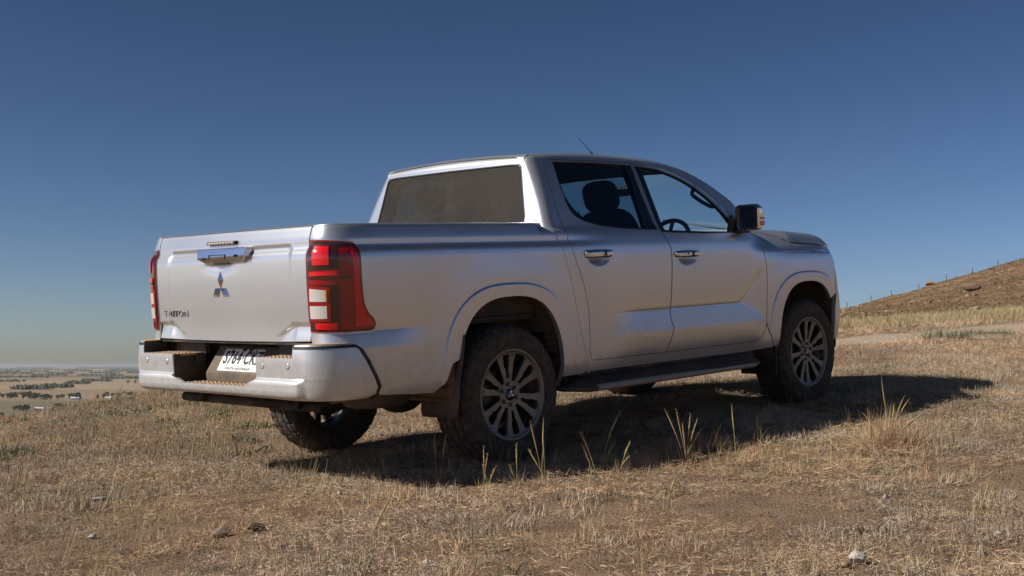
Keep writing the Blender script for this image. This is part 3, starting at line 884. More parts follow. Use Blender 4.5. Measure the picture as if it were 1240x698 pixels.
def loft_piece(name, xs, j0, j1, m, parent=truck, both=True, sh=0.0, xoff=0):
    b = MB()
    for sg in (-1, 1):
        rows = [[(p[0], sg * p[1], p[2] + sh) for p in loft_row(x)[j0:j1]] for x in xs]
        b.grid(np.array(rows))
        if not both: break
    bm_ = b.build(name, m, parent)
    bm = bmesh.new(); bm.from_mesh(bm_.data)
    bmesh.ops.remove_doubles(bm, verts=bm.verts, dist=.0004); bmesh.ops.recalc_face_normals(bm, faces=bm.faces)
    bm.to_mesh(bm_.data); bm_.data.polygons.foreach_set('use_smooth', [True] * len(bm_.data.polygons)); bm.free()
    return bm_
xs_roof = [.4665, .470, .475, .482, .492, .505, .52, .54, .57, .60] + list(np.linspace(.64, 1.97, 46))
NT = len(loft_row(1.0))
roof = loft_piece('roof', xs_roof, 0, NT, M_PAINT)
xs_ws = list(np.linspace(1.97, 2.98, 36))
for sg in (-1, 1):
    b = MB(); b.grid(np.array([[(p[0], sg * p[1], p[2]) for p in loft_row(x)[:18]] for x in xs_ws])); b.build('windscreen_pillar', M_PAINT, truck)
ws = loft_piece('windscreen', xs_ws, 17, NT, M_GLASSW)
# roof lip above the back window joins the loft to the back wall
b = MB()
rows = []
for y in np.linspace(-.62, .62, 26):
    rows.append([(float(backf(np.array(y), np.array(z))[0]) + dx, y, z) for z, dx in ((1.700, .004), (1.712, .0))] +
                [(.4665 - .016 * (1 - (y / .75) ** 2) + .004, y, 1.722 + .018 * (1 - (y / .62) ** 2)), (.475, y, 1.738 + .022 * (1 - (y / .62) ** 2)), (.492, y, 1.7515 + .022 * (1 - (y / .62) ** 2)), (.515, y, 1.757 + .022 * (1 - (y / .62) ** 2))])
b.grid(np.array(rows)); b.build('roof_lip', M_PAINT, truck)
for sg in (-1, 1):      # roof ditch mouldings
    b = MB()
    pts = [(x, sg * (loft_row(x)[16][1] - .006), loft_row(x)[16][2] - .002) for x in np.linspace(.49, 1.95, 24)]
    b.tube(pts, .005, 6, flat=.5); b.build('roof_moulding', M_BLACK, truck)
b = MB(); b.tube([(1.51, -.30, 1.795), (1.49, -.30, 1.812), (1.45, -.305, 1.838)], [.014, .010, .004], 8)
b.tube([(1.45, -.305, 1.838), (1.311, -.33, 1.915)], .0022, 6); b.build('antenna', M_BLACK, truck)

# door handles with chrome grips over scooped cups
for sd_ in (-1, 1):
    for (s0, s1, z0, z1, nm) in ((.640, .905, 1.100, 1.172, 'rear'), (1.522, 1.795, 1.086, 1.150, 'front')):
        zc = (z0 + z1) / 2 + .000; sc = (s0 + s1) / 2
        b = MB(); rows = []
        for i, s in enumerate(np.linspace(s0, s1, 15)):
            t = i / 14; bow = .030 * (1 - (2 * t - 1) ** 4) + .006
            P = side(s, zc + .055) * np.array([1, 1, 0]) + np.array([0, -.004, zc]); h = (z1 - z0) / 2 * .72 * (1 - .15 * abs(2 * t - 1) ** 3)
            rows.append([(P[0], sd_ * (P[1] + bow + dy), zc + .010 + dz * h) for dy, dz in ((-.012, 1), (.0, .96), (.007, .55), (.009, 0), (.004, -.6), (-.004, -.95), (-.013, -1))])
        b.grid(np.array(rows))
        hd = b.build('door_handle', M_CHROME, truck)
        sm = hd.modifiers.new('solid', 'SOLIDIFY'); sm.thickness = .006
        if nm == 'front' :
            b = MB(); P = side(s0 + .075, zc + .010)
            b.superell((P[0], sd_ * (P[1] + .062), zc + .012), (.008, .003, .008), (1, 1), (6, 10)); b.build('key_lock', M_GLOSSBLACK, hd)
        b = MB(); P = side(s0 + .155, zc)
        b.box((P[0], sd_ * (P[1] + .058), zc + .010), (.002, .010, .038)); b.build('handle_split', M_GLOSSBLACK, hd)

# front wings, bonnet, front end --------------------------------------------
fen_out = [(2.5935, .93)] + [p for p in front_seam[::-1] if p[1] > .95] + [ (2.60, 1.272), (2.72, 1.268), (2.80, 1.262), (2.90, 1.235), (3.03, 1.188), (3.10, 1.174), (3.30, 1.165), (3.55, 1.148), (3.66, 1.128), (3.64, 1.06), (3.60, .985), (3.578, .90), (3.545, .80)]
fen_out += [p for p in ARCH_F if p[1] > .43][12:] if 0 else []
arcF = [p for p in ARCH_F]
k0 = [i for i, p in enumerate(arcF) if p[1] > .745][0]
fen_out += [(arcF[k0][0] + .002, arcF[k0][1])] + arcF[k0:-1] + [(arcF[-1][0], .47), (2.688, .452), (2.665, .470), (2.608, .557), (2.577, .616)] + [p for p in front_seam[::-1] if .625 < p[1] < .93]
fen_extra = [(s, 1.13 - .03 * (s - 3.1) + d) for s in np.arange(2.7, 3.62, .03) for d in (-.022, -.015, -.008, .0, .012, .03, .05)]
for sd_ in (-1, 1):
    panel('front_wing', side, fen_out, M_PAINT, truck, step=.025, step_v=.02, extra=FX_F + fen_extra, side=sd_, rim=.025, gap=.0025)
# bonnet as a height field over its plan outline
def zseam(x): return float(np.interp(x, [2.6, 2.83, 3.05, 3.13, 3.30, 3.55, 3.68, 3.80, 3.90, 4.0], [1.29, 1.262, 1.184, 1.174, 1.166, 1.150, 1.135, 1.115, 1.09, 1.06]))
def yseam(x): return float(np.interp(x, [2.6, 2.80, 3.03, 3.10, 3.3, 3.55, 3.66, 3.74, 3.80], [.60, .690, .822, .838, .838, .826, .800, .74, .66]))
bon_pts = [(2.80, 0.0), (2.80, .35), (2.79, .60), (2.80, .692), (2.90, .748), (3.03, .824), (3.08, .837), (3.30, .838), (3.55, .824), (3.66, .795), (3.76, .72), (3.85, .60), (3.91, .42), (3.945, .22), (3.955, 0)]
BON = smoothpoly(bon_pts, False, 5, keep=(0, 3, 14))
BONA = np.array(dens(BON[15:], .01, False))
def zbon(x, y):
    """crown of the bonnet, falling to the seam height close to its border"""
    ay = np.abs(y)
    seg = BONA
    P = np.stack([x, ay], -1)
    d = np.sqrt(((P[:, None, :] - seg[None]) ** 2).sum(-1)).min(1)
    crown = np.interp(x, [2.75, 3.0, 3.25, 3.5, 3.73, 3.85, 3.95], [1.298, 1.278, 1.262, 1.248, 1.222, 1.196, 1.165]) + .012 * (1 - (ay / .8) ** 2)
    zs = .006 + np.interp(x, [2.6, 2.83, 3.05, 3.13, 3.30, 3.55, 3.68, 3.80, 3.90, 4.0], [1.29, 1.264, 1.186, 1.178, 1.170, 1.154, 1.142, 1.130, 1.118, 1.10])
    w = 1 - np.exp(-(d / .055) ** 1.3)
    bul = .010 * sstep(.34, .42, ay) * (1 - sstep(3.6, 3.8, x)) * sstep(2.85, 3.0, x)
    return zs + np.maximum(crown - zs, .0) * w + bul * w
def bonf(x, y):
    return np.stack([x, y, zbon(np.atleast_1d(x), np.atleast_1d(y))], -1)
bon_out = BON + [(x, -y) for x, y in BON[::-1][1:-1]]
bo = panel('bonnet', bonf, bon_out, M_PAINT, truck, step=.035, step_v=.03, side=0, rim=.035, gap=.005, out=(0, 0, 1))
b = MB(); b.box((2.86, 0, 1.235), (.26, 1.30, .02)); b.build('cowl_panel', M_BLACK, truck)
for (y0, y1) in ((-.55, .10), (.15, .62)):
    b = MB(); b.tube([(2.88, y0, 1.275), (2.84, y0 + .1, 1.30), (2.76, y1, 1.40)], .008, 6)
    b.build('wiper', M_BLACK, truck)
SF1 = S_F
for sd_ in (-1, 1):
    bump_out = [(3.558, .79), (3.590, .90), (3.612, .985), (3.66, .985), (3.95, .975), (4.10, .965), (4.12, .60), (4.20, .50), (SF1 - .002, .50), (SF1 - .002, .37), (4.1, .37), (3.80, .385), (3.62, .40), (3.53, .43), (3.512, .55), (3.520, .70)]
    panel('front_bumper', side, bump_out, M_PAINT, truck, step=.03, side=sd_, rim=.03, gap=.0)
    hl = panel('headlight', side, [(3.66, 1.115), (3.85, 1.10), (4.10, 1.07), (4.10, .985), (3.95, .99), (3.68, 1.0), (3.65, 1.05)], M_CLEAR, truck, step=.03, side=sd_, rim=.03, gap=.001)
    panel('grille', side, [(4.13, 1.10), (4.35, 1.11), (SF1 - .002, 1.115), (SF1 - .002, .51), (4.21, .51), (4.13, .60)], M_GLOSSBLACK, truck, step=.03, side=sd_, rim=.0, gap=.0, off=-.015)
    for i in range(6):
        z = 1.05 - i * .085
        panel('grille_slat', side, [(4.15, z), (SF1 - .002, z), (SF1 - .002, z - .022), (4.15, z - .022)], M_CHROME_D, truck, step=.05, side=sd_, rim=.02, gap=.0, off=.002)
    # underlay behind the gaps of wing and bumper
    panel('wing_lining', side, [(2.50, 1.22), (2.9, 1.16), (3.62, 1.10), (3.66, .9), (3.60, .80), (3.40, .93), (2.86, .93), (2.72, .80), (2.66, .47), (2.50, .47)], M_DARK, truck, step=.06, side=sd_, rim=0, gap=0, off=-.036)
    panel('tray_lining', side, [(S_R + .02, 1.30), (.52, 1.30), (.66, .95), (.70, .47), (.46, .47), (.46, .95), (.3, 1.0), (-.3, 1.0), (-.46, .8), (-.55, .48), (-.95, .50), (-1.1, .72), (S_R + .02, .75)], M_DARK, truck, step=.06, side=sd_, rim=0, gap=0, off=-.036)

# mirrors
for sg in (-1, 1):
    b = MB()
    c = (2.30, 0, 0)
    # housing: rounded box, open face to the rear
    rows = []
    ring = rrect(.885, 1.062, 1.274, 1.448, .032, 5)
    cy, cz = .965, 1.362
    for x, k, dz in ((2.270, 1.0, 0), (2.275, 1.02, 0), (2.31, 1.02, 0), (2.35, .94, -.002), (2.38, .78, -.006), (2.395, .45, -.008), (2.397, .05, -.008)):
        rows.append([(x - .10 * (y - .87) * 0 , sg * (cy + (y - cy) * k), cz + dz + (z - cz) * k) for y, z in ring + ring[:1]])
    b.grid(np.array(rows))
    mh = b.build('wing_mirror', M_CHROME, truck)
    b = MB()
    ring2 = rrect(.896, 1.050, 1.285, 1.436, .026, 5)
    b.add([(2.271, sg * y, z) for y, z in ring] + [(2.2705, sg * y, z) for y, z in ring2] + [(2.290, sg * y, z) for y, z in ring2],
          [(i, (i + 1) % len(ring), len(ring) + (i + 1) % len(ring), len(ring) + i) for i in range(len(ring))] +
          [(len(ring) + i, len(ring) + (i + 1) % len(ring), 2 * len(ring) + (i + 1) % len(ring), 2 * len(ring) + i) for i in range(len(ring))])
    b.build('mirror_bezel', M_GLOSSBLACK, mh)
    b = MB(); k = len(ring2)
    # the glass is angled in towards the driver
    b.add([(2.281 + (y - .965) * (-.10) , sg * y, z) for y, z in ring2], [tuple(range(k))]); b.build('mirror_glass', M_MIRROR, mh)
    b = MB(); b.box((2.325, sg * 1.060, 1.318), (.06, .012, .03), bev=.004); b.build('mirror_indicator', M_AMBER, mh)
    b = MB(); b.box((2.325, sg * 1.061, 1.352), (.06, .012, .010), bev=.002); b.build('mirror_slot', M_GLOSSBLACK, mh)
    b = MB(); b.tube([(2.34, sg * .80, 1.285), (2.33, sg * .86, 1.280), (2.32, sg * .93, 1.285)], [.030, .026, .022], 10, flat=.6)
    b.box((2.30, sg * .905, 1.268), (.10, .10, .022), bev=.008)
    b.prism([(2.22, 1.272), (2.36, 1.272), (2.30, 1.33), (2.255, 1.385)], sg * .845, sg * .875, 'xz') ; b.build('mirror_arm', M_BLACK, mh)

# rear bumper -------------------------------------------------------------------
BX = -1.325
def bplan(q):
    """q = distance along the bumper's plan curve measured from the middle (positive towards the right side); returns x, |y|"""
    return q
_bx, _by = _super(0, .37, .285, 2.8, -1, 300)
_bx = _bx - .955; _by = _by + .645
_ba = _arc(_bx, _by)
BQS = np.concatenate([[0], .645 + (_ba[-1] - _ba[::-1])]); BQX = np.concatenate([[BX], _bx[::-1]]); BQY = np.concatenate([[0], _by[::-1]])
BQE = BQS[-1]
def bq_of_x(x): return float(np.interp(x, BQX[1:], BQS[1:]))
ob_ = pchip([.44, .462, .478, .495, .52, .555, .572, .580, .60, .66, .70, .74, .76], [-.06, -.035, -.010, .014, .020, .020, .014, -.001, 0, .002, .0, -.006, -.014])
ob2 = pchip([.44, .462, .478, .495, .52, .555, .572, .580, .60, .66, .70, .74, .76], [-.06, -.035, -.014, -.006, .0, .004, .005, .006, .006, .004, .0, -.006, -.014])
def bfun(q, z):
    q = np.asarray(q, float); z = np.asarray(z, float)
    aq = np.abs(q); x = np.interp(aq, BQS, BQX); y = np.interp(aq, BQS, BQY)
    e = .01
    dx = np.interp(aq + e, BQS, BQX) - np.interp(aq - e, BQS, BQX); dy = np.interp(aq + e, BQS, BQY) - np.interp(aq - e, BQS, BQY)
    L = np.hypot(dx, dy) + 1e-9; nx, ny = -dy / L, dx / L
    # outward: away from the truck -> rear on the back face, sideways at the end
    w = 1 - sstep(.735, .79, aq + (z - .52) * .0)
    o = ob_(z) * w + ob2(z) * (1 - w)
    mid = (1 - sstep(.30, .41, aq)); o = o - .008 * mid
    o = o - .025 * sstep(BQE - .10, BQE, aq) * sstep(.55, .45, z) * 0
    return np.stack([x + nx * o, np.sign(q + 1e-12) * (y + (-nx * 0) + ny * o), z + 0 * q], -1)
qe_t = bq_of_x(-1.068)
right_prof = [(0, .531), (.292, .531), (.345, .556), (.395, .568), (.397, .683), (.700, .683), (.706, .690), (.708, .745), (.74, .748), (qe_t - .05, .742), (qe_t, .724),
              (bq_of_x(-1.028), .655), (bq_of_x(-.985), .572), (bq_of_x(-.962), .522), (bq_of_x(-.975), .492), (bq_of_x(-1.03), .470), (.95, .470), (.80, .474), (.5, .478), (0, .480)]
bump_poly = right_prof + [(-q, z) for q, z in right_prof[::-1][1:-1]]
bpo = panel('rear_bumper', bfun, bump_poly, M_PAINT, truck, step=.022, step_v=.012, zrows=(.573, .576, .5795, .583, .499), side=0, rim=.022, gap=0, out=(-1, 0, 0),
            extra=[(sg_ * q, z) for sg_ in (-1, 1) for q in (.735, .75, .765, .78, .79) for z in np.arange(.48, .74, .012)])
for sg in (-1, 1):
    b = MB()
    # step pads on the outer blocks, raised corner pads
    b.prism([(-1.318, sg * .40), (-1.318, sg * .700), (-1.15, sg * .705), (-1.15, sg * .37)], .668, .6805)
    for i in range(4):
        for j in range(9):
            b.box((-1.297 + i * .034, sg * (.425 + j * .033 + (i % 2) * .012), .6815), (.016, .020, .006), bev=.002)
    b.build('step_pad', M_PAD, bpo)
    b = MB()
    cap = [tuple(bfun(np.array(sg * q), np.array(.742))[:2]) for q in (.712, .74, .80, .87, .93, qe_t - .07)]
    cap = [(x + .006, y) for x, y in cap] + [(-1.11, sg * .80), (-1.19, sg * .72)]
    b.prism(cap, .730, .7490); b.build('corner_pad', M_PAD, bpo)
    b = MB()
    b.prism([(-1.318, sg * .703), (-1.318, sg * .712), (-1.17, sg * .712), (-1.17, sg * .703)], .66, .745)   # riser of the corner
    b.prism([(-1.316, sg * .393), (-1.316, sg * .401), (-1.12, sg * .401), (-1.12, sg * .393)], .525, .680)   # side wall of the well
    b.box((-1.16, sg * .55, .655), (.06, .36, .05)); b.box((-1.13, sg * .55, .71), (.03, .40, .07))
    b.build('step_riser', M_BLACK, bpo)
    for y in (.455, .668):
        b = MB(); Mx = Matrix.Translation((BX - .003, sg * y, .645 if y > .6 else .642)) @ Matrix.Rotation(math.pi / 2, 4, 'Z')
        b.revolve([(0, .0005), (.0, .010), (-.0, .0135), (-.004, .0145)], 20, M=Mx); b.build('parking_sensor', M_PAINT if 1 else M_CHROME_D, bpo)
        b = MB(); b.revolve([(-.001, .0146), (-.001, .0165)], 20, M=Mx); b.build('sensor_ring', M_SEAL, bpo)
    # black gap that follows the bumper end
    pts = [(-1.30, .738), (-1.09, .729), (-1.048, .707), (-1.015, .655), (-.970, .572), (-.945, .522), (-.957, .484), (-.99, .462)]
    b = MB(); b.tube([tuple(side(s, z) * np.array([1, sg, 1]) + np.array([0, sg * .000, 0])) for s, z in pts], .0125, 8); b.build('bumper_gap_seal', M_SEAL, bpo)
b = MB(); b.prism([(-1.325, .300), (-1.305, .40), (-1.03, .44), (-1.03, -.44), (-1.305, -.40), (-1.325, -.300)], .512, .5245)
for i in range(4):
    for j in range(19): b.box((-1.300 + i * .034, -.36 + j * .040 + (i % 2) * .016, .5255), (.016, .024, .006), bev=.002)
b.build('step_pad', M_PAD, bpo)
b = MB()
b.box((-1.030, 0, .63), (.02, .90, .23)); b.box((-1.12, 0, .745), (.17, 1.40, .012)); b.build('well_lining', M_BLACK, bpo)
b = MB()   # plinth that carries the number plate, tilted upwards
b.add([(-1.172, .315, .527), (-1.172, -.315, .527), (-1.172, -.310, .572), (-1.172, .310, .572), (-1.084, -.290, .712), (-1.084, .290, .712), (-1.035, .335, .527), (-1.035, -.335, .527), (-1.035, -.300, .712), (-1.035, .300, .712)],
      [(0, 1, 2, 3), (3, 2, 4, 5), (1, 0, 6, 7), (5, 4, 8, 9), (0, 3, 5, 9, 6), (2, 1, 7, 8, 4)])
b.build('plate_plinth', simple('plinth_plastic', (.075, .066, .055), .75, dust=.45), bpo)
tilt = math.atan2(.08, .13)
pm = Matrix(((0, math.sin(tilt), -math.cos(tilt), -1.126), (-1, 0, 0, .030), (0, math.cos(tilt), math.sin(tilt), .640), (0, 0, 0, 1)))
pc = bpy.data.objects.new('tmp', None)
b = MB(); b.prism(rrect(-.186, .186, -.067, .067, .008, 3), 0, .004); plate = b.build('number_plate', M_PLATE, truck)
plate.data.transform(pm)
place_text('plate_number', text_mesh('S764\u00b7CKZ', .108, .0006, 0, .70, 0, .0022), M_PLATETXT, pm @ Matrix.Translation((0.012, .010, .0052)), plate)
place_text('plate_state_name', text_mesh('SOUTH AUSTRALIA', .022, .0005, 0, 1.1), M_PLATETXT, pm @ Matrix.Translation((0.0, -.053, .0050)), plate)
for y in (-.11, .11):
    b = MB(); b.revolve([(.0065, .001), (.0065, .005), (.004, .006)], 10, M=pm @ Matrix.Translation((y, .058, 0)), axis='z')
    b.build('plate_screw', M_STEEL, plate)
b = MB()   # tow bar tube across the bottom and its brackets
b.tube([(-1.07, .70, .413), (-1.07, -.56, .409)], .026, 18); b.tube([(-1.07, -.545, .409), (-1.07, -.56, .409)], .028, 18)
b.box((-1.0, .45, .46), (.25, .02, .12)); b.box((-1.0, -.45, .46), (.25, .02, .12)); b.build('tow_bar', M_DARK, truck)

# dark seam along the shoulder of the bumper corner
for sg in (-1, 1):
    top = [(q, .741) for q in np.linspace(.712, qe_t - .03, 14)]
    low = [(bq_of_x(-1.029), .655), (bq_of_x(-.986), .572), (bq_of_x(-.963), .523), (bq_of_x(-.974), .495)]
    line = top + [(qe_t - .001, .722)] + low
    b = MB(); b.grid(np.array([[tuple(bfun(np.array(sg * q), np.array(z)) + np.array([-.0015 if i_ < 14 else 0, sg * (.0015 if q > .78 else 0), 0])), tuple(bfun(np.array(sg * (q - (.0 if i_ < 14 else .013))), np.array(z - (.014 if i_ < 14 else .005))) + np.array([-.0018 if i_ < 14 else 0, sg * (.0018 if q > .78 else 0), 0]))] for i_, (q, z) in enumerate(line)]))
    b.build('corner_seam', M_SEAL, bpo)

# side steps --------------------------------------------------------------------
for sg in (-1, 1):
    b = MB(); secs = []
    prof = [(.800, .395), (.812, .438), (.840, .434), (.935, .384), (.955, .373), (.968, .366), (.968, .346), (.945, .337), (.85, .334), (.80, .345)]
    for x, ky, kz in ((.44, .35, .55), (.50, .75, .8), (.62, 1, 1), (.66, 1, 1), (2.34, 1, 1), (2.41, .9, .95), (2.455, .55, .7)):
        secs.append([(x, sg * (.80 + (y - .80) * ky), .39 + (z - .39) * kz + (.0 if x < 1 else .004)) for y, z in prof + prof[:1]])
    b.grid(np.array(secs))
    b.add(secs[0][:-1], [tuple(range(len(prof)))]); b.add(secs[-1][:-1], [tuple(range(len(prof)))])
    st = b.build('side_step', M_BLACK, truck, autosmooth=.6)
    b = MB()
    for i in range(46):
        x = .70 + i * .0355
        for j in range(3): b.box((0, 0, 0), (.024, .011, .006), M=Matrix.Translation((x + (j % 2) * .017, sg * (.858 + j * .030), .4265 - j * .0158)) @ Matrix.Rotation(-sg * .486, 4, 'X'))
    t = b.build('tread_pattern', simple('step_tread_rubber', (.030, .030, .032), .7, dust=.35), st); tag(t, kind='stuff')
    b = MB(); b.grid(np.array([[(x, sg * (y + .002), z) for y, z in ((.950, .3765), (.969, .3675), (.970, .345), (.945, .3355))] for x in (.66, 1.2, 1.8, 2.34)]))
    b.build('step_edge', simple('step_edge_grey', (.38, .36, .33), .45, metal=.3, dust=.45), st)
    for x in (.85, 1.55, 2.2):
        b = MB(); b.box((x, sg * .74, .40), (.07, .20, .04)); b.build('step_bracket', M_DARK, st)

for sg in (-1, 1):
    b = MB(); b.box((1.55, sg * .79, .405), (1.86, .13, .09), bev=.01); b.build('rocker_panel', M_DARK, truck)

# wheels --------------------------------------------------------------------------
def tyre_mesh():
    b = MB(); seg = 252
    ys = [-.112, -.122, -.1300, -.1345, -.1350, -.1325, -.1290, -.1255, -.121, -.116, -.110, -.104, -.096, -.0885, -.0865, -.079, -.077, -.066, -.052, -.0395, -.0375, -.029, -.027, -.012, 0]
    rs = [.2465, .2505, .261, .287, .310, .336, .348, .357, .3635, .3695, .3745, .378, .3812, .3832, .3835, .385, .3852, .3862, .3868, .3872, .3872, .3875, .3875, .3877, .3877]
    ys = ys + [-y for y in ys[::-1][1:]]; rs = rs + rs[::-1][1:]
    ys = np.array(ys); rs = np.array(rs)
    P = np.zeros((seg + 1, len(ys), 3))
    for k in range(seg + 1):
        kk = k % seg; th = 2 * math.pi * kk / seg
        r = rs.copy(); y = ys.copy()
        ay = np.abs(ys)
        # circumferential grooves
        r = r - .010 * ((ay > .0285) & (ay < .0385)) - .010 * ((ay > .0775) & (ay < .0878))
        ph = kk % 7
        sh = (kk + 3) % 7
        # cross cuts of the shoulder blocks (run over the edge onto the sidewall) and sipes in the ribs
        r = np.where((ay > .0875) & (ay < .123) & (ph < 2), r - .009, r)
        r = np.where((ay > .0385) & (ay < .0775) & (np.where(ys > 0, ph, sh) < 1), r - .006, r)
        r = np.where((ay < .0285) & (np.where(ys > 0, sh, ph) == 4), r - .005, r)
        # bolder lugs just under the shoulder, every other block
        lug = (kk // 7) % 2
        y = np.where((ay > .1205) & (ay < .1295) & (r < .366) & (ph >= 2), y + np.sign(ys) * (.0012 + .0012 * lug), y)
        # moulded ring on the sidewall
        y = np.where((ay > .1344) & (rs > .28) & (rs < .30), y + np.sign(ys) * .0015, y)
        P[k, :, 0] = r * math.cos(th); P[k, :, 1] = y; P[k, :, 2] = r * math.sin(th)
    b.grid(P)
    return b
tyre_b = tyre_mesh()
me_tyre = tyre_b.mesh('tyre', M_RUBBER)
bm = bmesh.new(); bm.from_mesh(me_tyre)
bmesh.ops.remove_doubles(bm, verts=bm.verts, dist=1e-5)
bmesh.ops.recalc_face_normals(bm, faces=bm.faces)
for e in bm.edges:
    if len(e.link_faces) == 2 and e.calc_face_angle(0) > .7: e.smooth = False
bm.to_mesh(me_tyre); bm.free()
# raised sidewall lettering stand-in: short ribs around the sidewall
def rim_face():
    """annular face with 6 wide and 6 narrow windows between paired spokes, dished towards the hub; outward is -y"""
    def depth(r): return np.interp(r, [.0, .036, .040, .075, .10, .16, .205, .222], [-.104, -.104, -.1005, -.1005, -.104, -.106, -.1115, -.1185])
    def face(a, c):
        r = np.hypot(a, c); y = depth(r)
        th = np.arctan2(c, a)
        # chamfer towards the spoke edges is given by the hole walls; a soft valley between paired spokes
        t = (th / (math.pi / 3)) % 1.0
        return np.stack([a, y, c], -1)
    holes = []
    for k in range(6):
        for kind in (0, 1):
            th = math.pi / 3 * k + (0 if kind == 0 else math.pi / 6) + math.radians(8)
            if kind == 0: shp = [(.078, -.008), (.120, -.019), (.165, -.030), (.206, -.036), (.214, -.024), (.216, 0), (.214, .024), (.206, .036), (.165, .030), (.120, .019), (.078, .008)]
            else: shp = [(.092, -.0055), (.145, -.009), (.150, -.016), (.200, -.021), (.209, -.014), (.210, .014), (.200, .021), (.150, .016), (.145, .009), (.092, .0055)]
            holes.append([(r * math.cos(th) - w * math.sin(th), r * math.sin(th) + w * math.cos(th)) for r, w in shp])
    big = [offset_poly(h, -.0042) for h in holes]
    outer = [(.222 * math.cos(t), .222 * math.sin(t)) for t in np.linspace(0, 2 * math.pi, 97)[:-1]]
    o = panel('rim', face, outer, M_ALLOY, None, holes=big, step=.02, side=0, out=(0, -1, 0), rim=.004, gap=0, edge_step=.012)
    me = o.data; bpy.data.objects.remove(o)
    b = MB()
    for h, g_ in zip(holes, big):
        n = len(h); V = []
        for (a, c), (p, q) in zip(h, g_):
            y0 = float(depth(math.hypot(p, q))); V += [(p, y0 + .0035, q), (a, y0 + .012, c), (a * .99, y0 + .040, c * .99)]
        b.add(V, [(3 * i + k, 3 * ((i + 1) % n) + k, 3 * ((i + 1) % n) + k + 1, 3 * i + k + 1) for i in range(n) for k in (0, 1)])
    pk = b.mesh('rim_pocket', simple('dark_alloy', (.045, .044, .045), .35, metal=.6, dust=.3))
    return me, pk
me_rimface, me_pocket = rim_face()
# bevel ring around every window: thin bright chamfer
def wheel(loc, rotz, steer=0.0, spin=0.0):
    b = MB()
    b.revolve([(.02, .03), (-.045, .03), (-.05, .145), (-.02, .160), (.03, .160), (.03, .03)], 40)      # brake disc and hub
    b.box((.03, 0, .14), (.16, .07, .07), bev=.01)
    w = b.build('wheel', M_STEEL, truck, loc=loc)
    w.rotation_euler = (0, spin, rotz)
    ty = bpy.data.objects.new('tyre', me_tyre); COL.objects.link(ty); ty.parent = w
    return w
b = MB()   # lip and barrel
b.revolve([(-.1185, .2215), (-.1215, .2245), (-.1255, .2300), (-.1275, .2375), (-.1265, .2445), (-.121, .2455), (-.112, .2400), (-.108, .236), (-.06, .212), (.06, .205), (.11, .228), (.118, .243), (.114, .244)], 96)
bar = b.mesh('rim_barrel', M_ALLOY)
for me_ in (bar, me_rimface, me_pocket):
    for v in me_.vertices: v.co.x *= 1.05; v.co.z *= 1.05
bm = bmesh.new(); bm.from_mesh(bar); bmesh.ops.recalc_face_normals(bm, faces=bm.faces); bm.to_mesh(bar); bm.free()
b = MB()
b.revolve([(.004, .0145), (-.001, .0145), (-.001, .0105), (-.012, .0105), (-.016, .008), (-.017, .0005)], 12, smooth=False)
me_nuts = b.mesh('lug_nut', M_CHROME_D)
b = MB(); b.revolve([(-.100, .034), (-.108, .033), (-.110, .029), (-.1105, .0005)], 32)
me_cap = b.mesh('hub_cap', M_GLOSSBLACK)
em = MB()
def rh2(a):
    ca, sa = math.cos(a), math.sin(a); L, w_ = .024, .014
    def P(u, v, h): return (u * ca - v * sa, -.1105 - h, u * sa + v * ca)
    em.add([P(0, 0, .001), P(L / 2, w_ / 2, .001), P(L, 0, .001), P(L / 2, -w_ / 2, .001), P(L / 2, 0, .003)], [(0, 1, 4), (1, 2, 4), (2, 3, 4), (3, 0, 4)])
for a in (90, 210, 330): rh2(math.radians(a))
me_em = em.mesh('hub_emblem', M_CHROME)
def child(name, me, parent):
    o = bpy.data.objects.new(name, me); COL.objects.link(o); o.parent = parent; return o
wheels = []
for (x, y, rz, st) in ((0, -.785, 0, 0), (3.13, -.785, 0, 0), (0, .785, math.pi, .3), (3.13, .785, math.pi, .5)):
    w = wheel((x, y, .383 - (.048 if (x == 0 and y > 0) else 0)), rz, 0, st + (.0 if x == 0 else .35))
    child('rim_pocket', me_pocket, child('rim', me_rimface, w)) if 0 else (child('rim', me_rimface, w), child('rim_pocket', me_pocket, w)); child('rim_barrel', bar, w); 
    for k in range(6):
        th = math.pi / 3 * k + math.radians(38); nu = child('lug_nut', me_nuts, w); nu.location = (.0570 * math.cos(th), -.101, .0570 * math.sin(th))
    child('hub_cap', me_cap, w)
    e = child('hub_emblem', me_em, w); e.rotation_euler = (0, -(st + (.0 if x == 0 else .35)), 0)
    wheels.append(w)
sp = bpy.data.objects.new('spare_tyre', me_tyre); COL.objects.link(sp); sp.parent = truck; sp.location = (-.72, 0, .60); sp.rotation_euler = (math.pi / 2, 0, 0)

